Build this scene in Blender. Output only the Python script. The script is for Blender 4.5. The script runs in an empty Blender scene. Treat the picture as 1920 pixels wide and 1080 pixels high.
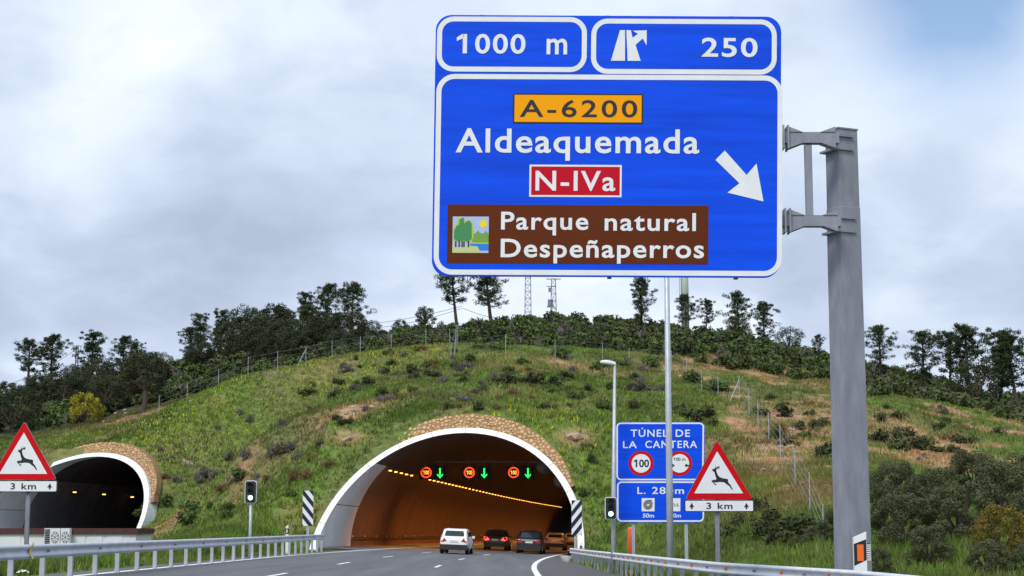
import bpy, math, random
import numpy as np
from mathutils import Vector
random.seed(7); RNG = np.random.default_rng(7)
R = math.radians
scene = bpy.context.scene
col = scene.collection
# ------------------------------------------------------------------ camera
FPX = 3200.0; HCAM = 1.45; PITCH = math.atan((995-540)/FPX)
cam = bpy.data.cameras.new('camera'); cam.sensor_width = 36; cam.lens = FPX/1920*36
cam.clip_start = .5; cam.clip_end = 3000
camo = bpy.data.objects.new('camera', cam); col.objects.link(camo)
camo.location = (0, 0, HCAM); camo.rotation_euler = (math.pi/2+PITCH, 0, 0)
scene.camera = camo
# ------------------------------------------------------------------ light
SUN_EL, SUN_AZ = R(52), R(205)         # azimuth from +Y towards +X: behind the camera, to the left
sl = bpy.data.lights.new('sun', 'SUN'); sl.energy = 1.8; sl.angle = R(18); sl.color = (1, .96, .9)
so = bpy.data.objects.new('sun', sl); col.objects.link(so)
sd = Vector((math.sin(SUN_AZ)*math.cos(SUN_EL), math.cos(SUN_AZ)*math.cos(SUN_EL), math.sin(SUN_EL)))
so.rotation_euler = sd.to_track_quat('Z', 'Y').to_euler()
vs = scene.view_settings
vs.view_transform = 'Standard'; vs.look = 'None'; vs.gamma = 1; vs.use_curve_mapping = False
vs.exposure = 0.5
w = bpy.data.worlds.new('World'); scene.world = w; w.use_nodes = True
def build_world():
    nt = w.node_tree; N = nt.nodes; L = nt.links; N.clear()
    def nd(t, **k):
        n = N.new(t)
        for a, b in k.items(): setattr(n, a, b)
        return n
    def val(sock, v):
        if hasattr(v, 'is_linked') or isinstance(v, bpy.types.NodeSocket): L.new(v, sock)
        else: sock.default_value = v
    def math_(op, a, b=None, c=None, clamp=False):
        n = nd('ShaderNodeMath', operation=op, use_clamp=clamp); val(n.inputs[0], a)
        if b is not None: val(n.inputs[1], b)
        if c is not None: val(n.inputs[2], c)
        return n.outputs[0]
    def vmath(op, a, b=None):
        n = nd('ShaderNodeVectorMath', operation=op); val(n.inputs[0], a)
        if b is not None: val(n.inputs[1], b)
        return n
    tc = nd('ShaderNodeTexCoord'); d = vmath('NORMALIZE', tc.outputs['Generated']).outputs[0]
    sep = nd('ShaderNodeSeparateXYZ'); L.new(d, sep.inputs[0])
    zz = math_('ADD', math_('MAXIMUM', sep.outputs[2], 0.0), .42)
    cmb = nd('ShaderNodeCombineXYZ'); L.new(math_('DIVIDE', sep.outputs[0], zz), cmb.inputs[0]); L.new(math_('DIVIDE', sep.outputs[1], zz), cmb.inputs[1])
    def noise(scale, detail, rough, off, dist=0.):
        mp = nd('ShaderNodeMapping'); L.new(cmb.outputs[0], mp.inputs[0]); mp.inputs[1].default_value = off
        n = nd('ShaderNodeTexNoise'); L.new(mp.outputs[0], n.inputs['Vector'])
        n.inputs['Scale'].default_value = scale; n.inputs['Detail'].default_value = detail; n.inputs['Roughness'].default_value = rough
        n.inputs['Distortion'].default_value = dist
        return n.outputs[0]
    def blob(px, py, rad, amp):          # a soft bank of cloud in a fixed direction of the sky
        v = Vector(((px-960)/FPX, math.cos(PITCH)-math.sin(PITCH)*(540-py)/FPX, math.sin(PITCH)+math.cos(PITCH)*(540-py)/FPX)).normalized()
        dd = vmath('DISTANCE', d, tuple(v)).outputs['Value']
        g = math_('POWER', 2.718, math_('MULTIPLY', math_('POWER', math_('DIVIDE', dd, rad), 2.0), -1.0))
        return math_('MULTIPLY', g, amp)
    n1 = noise(2.6, 4, .45, (3.1, 7.7, 0), .2); n2 = noise(9., 6, .55, (1.3, 2.2, 0), .3)
    s = math_('ADD', math_('MULTIPLY', n1, .72), math_('MULTIPLY', n2, .32))
    for b in [(170, 300, .05, .10), (420, 130, .07, .05), (80, 690, .03, .12), (330, 470, .075, -.11), (60, 120, .04, -.06), (1700, 560, .035, .13), (1400, 590, .02, .10),
              (1850, 660, .03, .13), (1780, 400, .06, -.09), (1640, 180, .05, .07), (600, 520, .06, -.06), (700, 60, .06, .06), (1480, 480, .035, -.05)]:
        s = math_('ADD', s, blob(*b))
    rp = nd('ShaderNodeValToRGB'); L.new(s, rp.inputs[0]); e = rp.color_ramp.elements
    e[0].position = .30; e[0].color = (.42, .50, .64, 1)
    e[1].position = .70; e[1].color = (.95, .99, 1.05, 1)
    m = e.new(.46); m.color = (.56, .655, .82, 1)
    m = e.new(.57); m.color = (.74, .83, .97, 1)
    sky = nd('ShaderNodeTexSky', sky_type='NISHITA'); sky.sun_disc = False; sky.sun_elevation = SUN_EL; sky.sun_rotation = SUN_AZ
    sk = nd('ShaderNodeVectorMath', operation='SCALE'); L.new(sky.outputs[0], sk.inputs[0]); sk.inputs['Scale'].default_value = .15
    gap = math_('ADD', blob(1800, -25, .055, 1.4), math_('MULTIPLY', math_('SUBTRACT', n2, .55), 1.2), clamp=True)
    mx = nd('ShaderNodeMix', data_type='RGBA'); L.new(gap, mx.inputs[0]); L.new(rp.outputs[0], mx.inputs[6]); L.new(sk.outputs[0], mx.inputs[7])
    bg = nd('ShaderNodeBackground'); L.new(mx.outputs[2], bg.inputs[0]); bg.inputs[1].default_value = .78
    out = nd('ShaderNodeOutputWorld'); L.new(bg.outputs[0], out.inputs[0])
build_world()

# ------------------------------------------------------------------ geometry helpers
CP, SP = math.cos(PITCH), math.sin(PITCH)
def P(px, py, D):                       # the point at distance D (world Y) that the photograph shows at px, py
    a = (px-960)/FPX; b = (540-py)/FPX
    dx, dy, dz = a, CP-SP*b, SP+CP*b
    t = D/dy
    return Vector((dx*t, D, HCAM+dz*t))
def xoff(y):                            # the road bends to the right
    y = np.asarray(y, float)
    q = np.clip(y-70, 0, 56)
    return .0008*q*q + np.clip(y-126, 0, None)*.0896 + .0002*np.clip(y-200, 0, None)**2
def zroad(x, y): return -.04*(x-xoff(y)) - .002*np.asarray(y, float)
class MB:
    def __init__(s): s.v = []; s.f = []; s.m = []
    def add(s, vs_, fs_, mi=0):
        o = len(s.v); s.v += [tuple(v) for v in vs_]; s.f += [tuple(i+o for i in f) for f in fs_]; s.m += [mi]*len(fs_); return s
    def box(s, c, sz, rz=0., mi=0, M=None):
        x, y, z = (q/2 for q in sz); cs, sn = math.cos(rz), math.sin(rz); vs_ = []
        for k in (-1, 1):
            for (i, j) in ((-1, -1), (1, -1), (1, 1), (-1, 1)):
                a, b = i*x, j*y
                vs_.append((c[0]+a*cs-b*sn, c[1]+a*sn+b*cs, c[2]+k*z))
        return s.add(vs_, [(3, 2, 1, 0), (4, 5, 6, 7), (0, 1, 5, 4), (1, 2, 6, 5), (2, 3, 7, 6), (3, 0, 4, 7)], mi)
    def tube(s, pts, rs, n=8, mi=0, cap=True):
        pts = [Vector(p) for p in pts]
        if not hasattr(rs, '__len__'): rs = [rs]*len(pts)
        vs_ = []; fs_ = []
        for i, p in enumerate(pts):
            t = (pts[min(i+1, len(pts)-1)]-pts[max(i-1, 0)]).normalized()
            a = t.orthogonal().normalized() if abs(t.z) < .9 else Vector((1, 0, 0)).cross(t).normalized()
            if abs(t.z) < .9: a = Vector((0, 0, 1)).cross(t).normalized()
            b = t.cross(a)
            for k in range(n):
                q = 2*math.pi*k/n; vs_.append(p+(a*math.cos(q)+b*math.sin(q))*rs[i])
        for i in range(len(pts)-1):
            for k in range(n): fs_.append((i*n+k, i*n+(k+1) % n, (i+1)*n+(k+1) % n, (i+1)*n+k))
        if cap: fs_ += [tuple(range(n))[::-1], tuple((len(pts)-1)*n+k for k in range(n))]
        return s.add(vs_, fs_, mi)
    def sweep(s, prof, path, mi=0, closed=False):   # prof: (side, up) points; path: points, swept with horizontal side vectors
        path = [Vector(p) for p in path]; n = len(prof); vs_ = []; fs_ = []
        for i, p in enumerate(path):
            t = path[min(i+1, len(path)-1)]-path[max(i-1, 0)]; t.z = 0; t.normalize(); sd_ = Vector((t.y, -t.x, 0))
            for a, b in prof: vs_.append(p+sd_*a+Vector((0, 0, b)))
        m = n if closed else n-1
        for i in range(len(path)-1):
            for k in range(m): fs_.append((i*n+k, i*n+(k+1) % n, (i+1)*n+(k+1) % n, (i+1)*n+k))
        if closed: fs_ += [tuple(range(n)), tuple((len(path)-1)*n+k for k in range(n))[::-1]]
        return s.add(vs_, fs_, mi)
def link(o, parent=None):
    col.objects.link(o)
    if parent is not None: o.parent = parent
    return o
def wbase(o):
    v = Vector(o.location)
    while o.parent is not None: o = o.parent; v += Vector(o.location)
    return v
def build(name, mb, mats, parent=None, smooth=False, local=False):
    if not isinstance(mats, (list, tuple)): mats = [mats]
    base = Vector((0, 0, 0)) if (parent is None or local) else wbase(parent)
    me = bpy.data.meshes.new(name)
    me.from_pydata([(v[0]-base.x, v[1]-base.y, v[2]-base.z) for v in mb.v], [], mb.f)
    for m in mats: me.materials.append(m)
    if len(mats) > 1: me.polygons.foreach_set('material_index', mb.m)
    if smooth: me.polygons.foreach_set('use_smooth', [True]*len(me.polygons))
    me.update()
    return link(bpy.data.objects.new(name, me), parent)
def np_mesh(name, V, F, mat, smooth=False, colors=None):
    V = np.asarray(V, np.float32); F = np.asarray(F, np.int32); k = F.shape[1]
    me = bpy.data.meshes.new(name)
    me.vertices.add(len(V)); me.vertices.foreach_set('co', V.ravel())
    me.loops.add(F.size); me.loops.foreach_set('vertex_index', F.ravel())
    me.polygons.add(len(F)); me.polygons.foreach_set('loop_start', np.arange(0, F.size, k, dtype=np.int32))
    if smooth: me.polygons.foreach_set('use_smooth', np.ones(len(F), bool))
    me.update(calc_edges=True)
    if colors is not None:
        at = me.color_attributes.new('col', 'FLOAT_COLOR', 'POINT')
        at.data.foreach_set('color', np.concatenate([colors, np.ones((len(V), 1))], 1).astype(np.float32).ravel())
    me.materials.append(mat)
    return me
def empty(name, loc, rz=0.):
    o = bpy.data.objects.new(name, None); o.location = loc; o.rotation_euler = (0, 0, rz); o.empty_display_size = .2
    return link(o)
def tag(o, label, cat, group=None):
    o['label'] = label; o['category'] = cat
    if group: o['group'] = group
    return o
def struct(o, kind='structure'): o['kind'] = kind; return o
def copy_tree(o, parent=None):
    c = o.copy(); col.objects.link(c); c.parent = parent
    for ch in o.children: copy_tree(ch, c)
    return c
# ------------------------------------------------------------------ materials
def mat(name, c, rough=.6, var=.0, scale=3., metal=0., bump=0., bscale=None, c2=None, emit=None, estr=1., spec=.5, attr=False, objvar=0., detail=5, stretch=None):
    m = bpy.data.materials.new(name); m.use_nodes = True; nt = m.node_tree; b = nt.nodes['Principled BSDF']
    b.inputs['Base Color'].default_value = (*c, 1); b.inputs['Roughness'].default_value = rough; b.inputs['Metallic'].default_value = metal
    b.inputs['Specular IOR Level'].default_value = spec
    L = nt.links
    src = None
    tcn = nt.nodes.new('ShaderNodeTexCoord')
    def noise(s, d=detail):
        n = nt.nodes.new('ShaderNodeTexNoise'); n.inputs['Scale'].default_value = s; n.inputs['Detail'].default_value = d; n.inputs['Roughness'].default_value = .6
        if stretch:
            mp_ = nt.nodes.new('ShaderNodeMapping'); mp_.inputs['Scale'].default_value = stretch; L.new(tcn.outputs['Object'], mp_.inputs[0]); L.new(mp_.outputs[0], n.inputs['Vector'])
        else: L.new(tcn.outputs['Object'], n.inputs['Vector'])
        return n
    if attr:
        a = nt.nodes.new('ShaderNodeVertexColor'); a.layer_name = 'col'; src = a.outputs[0]
    if var or c2:
        n = noise(scale); rp = nt.nodes.new('ShaderNodeValToRGB'); L.new(n.outputs[0], rp.inputs[0])
        rp.color_ramp.elements[0].position = .3; rp.color_ramp.elements[1].position = .7
        lo = c2 if c2 else tuple(q*(1-var) for q in c); hi = c if c2 else tuple(min(1, q*(1+var)) for q in c)
        if src is not None:
            lo = (1-var,)*3; hi = (1+var,)*3
        rp.color_ramp.elements[0].color = (*lo, 1); rp.color_ramp.elements[1].color = (*hi, 1)
        if src is not None:
            mm = nt.nodes.new('ShaderNodeMix'); mm.data_type = 'RGBA'; mm.blend_type = 'MULTIPLY'; mm.inputs[0].default_value = 1
            L.new(src, mm.inputs[6]); L.new(rp.outputs[0], mm.inputs[7]); src = mm.outputs[2]
        else: src = rp.outputs[0]
    if objvar:
        oi = nt.nodes.new('ShaderNodeObjectInfo'); h = nt.nodes.new('ShaderNodeHueSaturation')
        mr = nt.nodes.new('ShaderNodeMapRange'); L.new(oi.outputs['Random'], mr.inputs[0]); mr.inputs[3].default_value = 1-objvar; mr.inputs[4].default_value = 1+objvar
        L.new(mr.outputs[0], h.inputs['Value'])
        if src is None: h.inputs['Color'].default_value = (*c, 1)
        else: L.new(src, h.inputs['Color'])
        src = h.outputs[0]
    if src is not None: L.new(src, b.inputs['Base Color'])
    if bump:
        n = noise(bscale or scale*4); bp = nt.nodes.new('ShaderNodeBump'); bp.inputs['Strength'].default_value = bump; bp.inputs['Distance'].default_value = .05
        L.new(n.outputs[0], bp.inputs['Height']); L.new(bp.outputs[0], b.inputs['Normal'])
    if emit:
        b.inputs['Emission Color'].default_value = (*emit, 1); b.inputs['Emission Strength'].default_value = estr
    return m
M = {}
M['asphalt'] = mat('asphalt', (.135, .138, .148), .85, scale=1., c2=(.072, .074, .082), bump=.3, bscale=60, stretch=(.9, .035, 1.))
M['shoulder'] = mat('shoulder_asphalt', (.085, .084, .084), .9, .2, 1.2, bump=.3, bscale=50)
M['paint'] = mat('road_paint', (.75, .75, .73), .7, .08, 6)
M['galv'] = mat('galvanised_steel', (.43, .46, .50), .5, .14, 2.5, metal=.35)
M['galvdark'] = mat('weathered_steel', (.24, .25, .29), .6, .2, 2., metal=.3)
M['gantry'] = mat('gantry_steel', (.30, .31, .36), .6, scale=2.2, c2=(.20, .21, .25), metal=.15, bump=.12, bscale=9, stretch=(1.6, 1.6, .5))
M['rail'] = mat('guardrail_zinc', (.50, .54, .60), .48, .16, 1.6, metal=.3)
M['railwhite'] = mat('guardrail_pale_zinc', (.66, .69, .73), .5, .12, 2., metal=.15)
M['blue'] = mat('sign_blue', (.0, .088, .92), .5, scale=1., c2=(.0, .058, .66), spec=.2, stretch=(.35, .35, 5.))  # horizontal streaks of lighter blue are reflections painted into the colour
M['white'] = mat('sign_white', (.80, .82, .84), .5, .05, 3)
M['black'] = mat('sign_black', (.012, .012, .016), .5)
M['red'] = mat('sign_red', (.60, .003, .008), .6, .06, 2, spec=.15)
M['crimson'] = mat('plate_crimson', (.55, .004, .02), .6, spec=.15)
M['amber'] = mat('plate_amber', (.95, .38, .0), .6, spec=.15)
M['brown'] = mat('plate_brown', (.12, .024, .004), .5, .08, 1.5, spec=.15)
M['concrete'] = mat('portal_concrete', (.74, .75, .76), .85, .10, .6, bump=.15, bscale=6)
M['rimwhite'] = mat('rim_whitewash', (.84, .85, .85), .8, scale=1.3, c2=(.66, .66, .64), detail=8)
M['lining'] = mat('lining_panel', (.24, .135, .075), .7, scale=.5, c2=(.17, .095, .055), bump=.1, bscale=4)  # grey in daylight; the brown of the sodium glow is put into the colour
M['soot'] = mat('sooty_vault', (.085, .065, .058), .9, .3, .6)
M['mortar'] = mat('collar_mortar', (.25, .145, .062), .9, .25, 2)
M['stone'] = mat('collar_stone', (.64, .44, .23), .85, scale=3.4, c2=(.32, .18, .075), bump=.3, bscale=12)
M['lamp'] = mat('sodium_lens', (.9, .5, .1), .4, emit=(1, .42, .06), estr=3.)
M['dark'] = mat('dark_housing', (.02, .02, .022), .5)
M['ledred'] = mat('display_red', (.3, .02, .01), .5, emit=(1, .06, .02), estr=1.4)
M['ledamber'] = mat('display_amber', (.3, .2, .01), .5, emit=(1, .5, .04), estr=1.3)
M['ledgreen'] = mat('display_green', (.01, .3, .05), .5, emit=(.03, .9, .12), estr=1.1)
M['greenlight'] = mat('green_signal_lens', (.1, .6, .4), .3, emit=(.45, 1, .75), estr=4)
M['tyre'] = mat('tyre_rubber', (.015, .015, .016), .8)
M['glass'] = mat('car_glass', (.02, .025, .03), .08, spec=.6)
M['chrome'] = mat('wheel_alloy', (.5, .5, .52), .3, metal=.8)
M['tail'] = mat('tail_lamp', (.35, .01, .012), .2)
M['tailon'] = mat('tail_lamp_lit', (.4, .01, .01), .3, emit=(1, .05, .03), estr=3)
M['plate'] = mat('number_plate', (.7, .7, .68), .4)
M['orange'] = mat('phone_orange', (.80, .12, .02), .45, .06, 3)
M['reflor'] = mat('reflector_orange', (.85, .16, .015), .35)
M['yellow'] = mat('yellow_tape', (.75, .55, .02), .5)
M['acwhite'] = mat('ac_casing', (.72, .73, .72), .5, .05, 2)
M['bwall'] = mat('building_render', (.72, .73, .74), .85, .07, .8)
M['maroon'] = mat('parapet_maroon', (.075, .022, .02), .7, .15, 2)
M['bark'] = mat('bark', (.075, .055, .045), .95, .3, 4, bump=.5, bscale=14)
M['pine'] = mat('pine_needles', (.040, .058, .022), .8, .4, .7, objvar=.25, spec=.2)
M['oak'] = mat('oak_leaves', (.042, .052, .022), .75, .4, .8, objvar=.22, spec=.25)
M['oaknear'] = mat('oak_leaves_olive', (.078, .088, .036), .7, .35, 1.2, objvar=.2, spec=.25)
M['mimosa'] = mat('yellow_bloom', (.30, .26, .02), .8, .3, 1.5, spec=.2)
M['olivebush'] = mat('ochre_leaves', (.16, .125, .022), .8, .3, 1.5, spec=.2)
M['sh_dark'] = mat('shrub_dark_green', (.060, .075, .028), .8, .35, 1.5, objvar=.3, spec=.2)
M['sh_green'] = mat('shrub_mid_green', (.075, .115, .028), .8, .35, 1.5, objvar=.25, spec=.2)
M['sh_grey'] = mat('shrub_grey_purple', (.135, .118, .108), .85, .3, 1.5, objvar=.25, spec=.2)
M['sh_brown'] = mat('shrub_dry_brown', (.17, .115, .045), .85, .3, 1.5, objvar=.25, spec=.2)
M['ground'] = mat('hillside_ground', (.1, .1, .05), .95, .35, 1.3, attr=True, bump=.8, bscale=2.5, spec=.1)
M['grass'] = mat('grass_blades', (.1, .14, .03), .8, .2, .5, attr=True, spec=.15)
M['rock'] = mat('rock', (.42, .33, .24), .9, scale=2, c2=(.26, .17, .11), bump=.4, bscale=8, objvar=.2)
M['palegreen'] = mat('mast_pale_green', (.40, .47, .38), .6)

# ------------------------------------------------------------------ noise in numpy
def vnoise(x, y, seed=0):
    xi = np.floor(x).astype(np.int64); yi = np.floor(y).astype(np.int64); xf = x-xi; yf = y-yi
    u = xf*xf*(3-2*xf); v = yf*yf*(3-2*yf)
    def h(a, b):
        n = (a*374761393+b*668265263+seed*974634777) & 0x7fffffff
        n = ((n ^ (n >> 13))*1274126177) & 0x7fffffff
        return ((n ^ (n >> 16)) & 0xffff)/65535.
    return (h(xi, yi)*(1-u)+h(xi+1, yi)*u)*(1-v)+(h(xi, yi+1)*(1-u)+h(xi+1, yi+1)*u)*v
def fbm(x, y, f, o=4, seed=0):
    s = 0; a = .5; t = 0
    for i in range(o): s = s+a*vnoise(x*f, y*f, seed+i); t += a; f *= 2.03; a *= .5
    return s/t
# ------------------------------------------------------------------ tunnels' alignments
AX = 1.046
TR, TRO, TK = 8.33, 8.75, 1.36          # inner and outer radius of the mouth, setback of the raked mouth per metre of height
class Tun: pass
T1 = Tun(); T1.y0 = 114.; T1.zc = .25
T1.cx = lambda y: -4.4+xoff(y)-xoff(114.)
T1.zr = lambda y: zroad(T1.cx(y), y)
T2 = Tun(); T2.y0 = 160.5; T2.zc = .25
T2.cx = lambda y: -43.9+.19*(np.asarray(y, float)-160.5)
T2.zr = lambda y: .25+0*np.asarray(y, float)
def tl(T, x, y):                        # chainage from the mouth and sideways offset
    c = T.cx(y); g = (T.cx(np.asarray(y)+.5)-T.cx(np.asarray(y)-.5)); k = 1/np.sqrt(1+g*g)
    return (y-T.y0), (x-c)*k
# ------------------------------------------------------------------ terrain
CTRL = [(100,838,188),(230,800,188),(370,750,186),(560,694,186),(730,658,190),(850,650,196),
 (60,728,262),(170,712,262),(350,668,262),(500,648,262),(650,628,260),(850,612,250),(1000,602,242),(1200,600,240),(1330,615,236),(1450,638,230),(1560,662,225),(1650,684,220),(1750,718,212),(1900,772,202),(2100,830,195),(2400,900,190),
 (880,776,124),(880,740,142),(880,690,166),(880,650,191),(880,625,216),(1000,640,200),(1000,700,165),(1000,760,138),
 (1110,820,128),(1120,900,116),(1120,960,108),(1250,1010,92),(1250,900,112),(1250,800,136),(1250,720,166),(1250,660,196),(1400,900,108),(1400,800,136),(1420,720,170),(1450,1000,84),
 (1700,765,150),(1900,815,150),(1560,740,165),(1700,860,112),(1580,900,100),(1600,990,74),(1900,900,100),(1900,990,68),(1750,930,88),(2200,950,90),(2200,880,140),(1500,850,118),
 (560,900,119),(470,960,112),(300,962,157),(300,985,152),(300,880,168),(450,850,142),(450,780,166),(600,780,142),(600,720,170),(720,822,123),(640,860,120),(380,930,148),(400,985,122),
 (190,838,176),(200,805,188),(300,765,197),(60,805,205),(60,765,228),(-200,830,205),(-200,760,262),(-500,860,210),(-500,800,270),(-60,850,190)]
cp = [P(c[0], c[1]+(15 if c[2] >= 200 and c[1] < 800 else 0), c[2]) for c in CTRL]
for X in (-130, -90, -60, -30, 0, 30, 60, 90, 130):
    cp.append(Vector((X, 340, 12)));
for (X, Y, Z) in [(-16,30,.3),(-16,60,.3),(-16,90,.3),(-24,60,-.4),(-24,100,-.6),(-34,110,-.4),(-34,130,.0),(-60,150,.3),(-60,100,-.2),(-60,50,-.2),(-100,50,0),(-100,100,0),(-90,150,3),(8,30,-.25),(8,60,-.3),(7,85,-.35),(14,50,-.5),(14,75,.0),(25,40,-.5),(40,40,-.5),(80,40,-1),(0,10,0),(-30,10,0),(40,10,-.5),(-20,120,.4),(-30,135,.3),(-26,140,.7),(-33,146,.4),(-34,153,.6),(-24,130,.3),(110,80,2),(130,130,5)]:
    cp.append(Vector((X, Y, Z)))
cpa = np.array([tuple(c) for c in cp])
def rbf_fit():
    d = np.sqrt(((cpa[:, None, :2]-cpa[None, :, :2])**2).sum(2)+9.)
    n = len(cpa); A = np.zeros((n+3, n+3)); A[:n, :n] = -d - np.eye(n)*-.6
    A[:n, n] = 1; A[:n, n+1:] = cpa[:, :2]; A[n, :n] = 1; A[n+1:, :n] = cpa[:, :2].T
    return np.linalg.solve(A, np.concatenate([cpa[:, 2], [0, 0, 0]]))
RW = rbf_fit()
def hnat(x, y):
    x = np.asarray(x, float); y = np.asarray(y, float); o = np.zeros(x.shape)
    for i in range(len(cpa)): o -= RW[i]*np.sqrt((x-cpa[i, 0])**2+(y-cpa[i, 1])**2+9.)
    o += RW[-3]+RW[-2]*x+RW[-1]*y
    rough = np.clip((y-95)/40, 0, 1)
    return o+rough*((fbm(x, y, .07, 4, 5)-.5)*2.2+(fbm(x, y, .45, 3, 9)-.5)*.7)
def sstep(a, b, t): t = np.clip((t-a)/(b-a), 0, 1); return t*t*(3-2*t)
def rail_raise(y): return .2
RRX = np.array([10, 20, 31, 34.5, 41, 45, 52, 100, 113.]); RRV = np.array([8.0, 7.6, 7.15, 6.9, 6.3, 5.4, 4.7, 3.4, 4.2]); RRZ = np.array([.25, .25, .25, .25, .2, .18, .18, 0., 0.])
def H(x, y):
    x = np.asarray(x, float); y = np.asarray(y, float)
    z = hnat(x, y)
    # verges beside the main road keep to its cross fall
    zr = zroad(np.clip(x, -13, 9), y)
    right = np.interp(y, RRX, RRV)
    vl = sstep(-10.3, -10.9, x)*(.04+.18*np.clip((y-36)/60, 0, 1)); vr = sstep(-.3, .5, x-right)*np.interp(y, RRX, RRZ)
    band = 1-sstep(2.0, 7.0, np.maximum(-12.5-x, x-right-1.5))
    band = band*(1-sstep(110, 113, y))
    z = z*(1-band)+(zr+vl+vr-.03)*band
    inroad = ((x > -11.6+xoff(y)) & (x < np.maximum(right, 1.2)+.2) & (y < T1.y0+2))
    z = np.where(inroad, zr-.12, z)
    for T, W in ((T1, 9.4), (T2, 10.)):
        s, l = tl(T, x, y); base = T.zr(y)
        lim = base-.12+np.maximum(np.maximum((s-.8)/TK, (np.abs(l)-W)/1.3), 0)
        z = np.where(s > -60, np.minimum(z, lim), z)
        # over the bore the cover never drops into the vault
        arch = base+T.zc+np.sqrt(np.clip((TRO+.5)**2-(l/AX)**2, 0, None))
        # the bank follows the raked mouth closely round the arch
        near = (np.abs(l) < TRO*AX+1.3) & (s > 0) & (s < 14)
        z = np.where(near, np.maximum(z, np.minimum(base+np.maximum(s-.8, 0)/TK, base+10.4)), z)
        z = np.where((np.abs(l) < TRO*AX+.5) & (s >= 15.4), np.maximum(z, arch), z)
    return z
def axis(segs):
    o = []
    for a, b, st in segs: o += list(np.arange(a, b, st))
    return np.array(o)
gx = axis([(-150, -56, 2.), (-56, -33, .4), (-33, -14, .7), (-14, 6, .3), (6, 40, .7), (40, 150, 1.6)])
gy = axis([(4, 90, 1.), (90, 113, .6), (113, 128, .3), (128, 159, .7), (159, 175, .4), (175, 270, .9), (270, 400, 3.)])
GX, GY = np.meshgrid(gx, gy); GZ = H(GX, GY)
def in_arch(x, y, z, grow=-.12):
    o = np.zeros(x.shape, bool)
    for T in (T1, T2):
        s, l = tl(T, x, y); zz = z-(T.zr(y)+T.zc)
        o |= (s > -1) & (s < 14.5) & ((l/AX)**2+zz*zz < (TRO+grow)**2) & (z < T.zr(y)+8.8)
    return o
def ground_at(px, py, lo=75, hi=235):       # where the line of sight meets the hillside
    ds = np.linspace(lo, hi, 330); pts = np.array([tuple(P(px, py, d)) for d in ds]); hz = H(pts[:, 0], pts[:, 1]); k = np.argmax(hz > pts[:, 2])
    return pts[k] if hz[k] > pts[k, 2] else None
_bc = {}
def blobmask(x, y, lst):
    o = np.zeros(x.shape)
    for (px, py, D, rx, ry, amp) in lst:
        if (px, py) not in _bc:
            q = ground_at(px, py); _bc[(px, py)] = P(px, py, D) if q is None else Vector(q)
        c = _bc[(px, py)]; o = np.maximum(o, amp*np.exp(-((x-c.x)/rx)**2-((y-c.y)/ry)**2))
    return o
SOIL = [(250,782,192,5,4,1.1),(320,762,194,5,3,1.2),(200,795,190,4,3,.9),(670,770,146,3.2,4,1.1),(640,778,143,2.5,3,.9),(460,885,133,1.,5,.65),(300,985,131,3.5,4,1.),(1060,682,178,4,3,.8),(960,690,172,4,2.5,.6),(1250,690,180,5,4,.8),
        (1380,700,178,8,3,1.),(1480,700,176,8,3,1.),(1600,730,168,8,3,.9),(1480,830,125,5,9,.9),(1440,880,112,3,8,.9),(1520,930,100,3,6,.8),(1540,790,140,7,8,.7),(1080,822,127,1.2,.8,1.3),(650,828,126,1.5,.8,.8),(1700,745,160,9,3,.7)]
FLOW = [(640,690,184,10,5,1.),(700,672,188,8,5,1.),(560,705,183,8,4,.8),(350,815,166,7,4,1.),(300,830,164,5,3,.9),(430,800,168,8,4,.8),(1040,790,132,3.5,5,1.1),(1010,775,137,3,4,.8),(420,740,184,8,5,.7),(300,870,160,3,3,.8),(500,720,184,8,4,.7),(130,830,188,5,3,.7)]
DRY = [(820,700,165,16,8,.9),(950,720,155,16,8,.8),(420,880,138,8,10,.8),(500,870,135,8,8,.7),(1150,700,170,14,8,.7),(330,930,140,5,6,.8),(1650,840,120,14,14,.5)]
fA = P(1255, 690, 180); fB = P(1495, 970, 92)
def stony(x, y):                        # ground on the far side of the right-hand fence
    nx, ny = -(fB.y-fA.y), (fB.x-fA.x); q = math.hypot(nx, ny)
    d = ((x-fA.x)*nx+(y-fA.y)*ny)/q
    if ((40-fA.x)*nx+(150-fA.y)*ny) < 0: d = -d
    return sstep(-1, 3, d)*sstep(70, 85, y)
def ground_cols(x, y):
    n = fbm(x, y, .12, 4, 21); n2 = fbm(x, y, .6, 3, 33); n3 = fbm(x, y, .05, 3, 44)
    green = np.array([.112, .165, .034]); olive = np.array([.135, .140, .058]); soil = np.array([.30, .13, .055]); pale = np.array([.36, .29, .20]); scrub = np.array([.045, .05, .022])
    st = stony(x, y)
    k = np.clip(sstep(.48, .68, n)*.6+blobmask(x, y, DRY)*.6*n2*1.5+st*.18, 0, 1)[..., None]
    c = green*(1-k)+olive*k
    so_ = np.clip(blobmask(x, y, SOIL)*sstep(.3, .55, n2+.12)+sstep(.60-.07*st, .70-.07*st, fbm(x, y, .22, 3, 61))*(.22+.95*st)*sstep(85, 105, y), 0, 1)[..., None]
    sc = soil*(1-n2[..., None]*.8)+pale*n2[..., None]*.8
    c = c*(1-so_)+sc*so_
    top = sstep(192, 205, y+6*(n3-.5))[..., None]
    c = c*(1-top)+scrub*top
    return c, so_[..., 0], top[..., 0], st
inn = in_arch(GX, GY, GZ)
ny_, nx_ = GX.shape
idx = np.arange(ny_*nx_).reshape(ny_, nx_)
F = np.stack([idx[:-1, :-1], idx[:-1, 1:], idx[1:, 1:], idx[1:, :-1]], -1).reshape(-1, 4)
keep = ~(inn.ravel()[F].all(1)); F = F[keep]
gc, _, _, _ = ground_cols(GX, GY)
me = np_mesh('hillside', np.stack([GX, GY, GZ], -1).reshape(-1, 3), F, M['ground'], True, gc.reshape(-1, 3))
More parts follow.
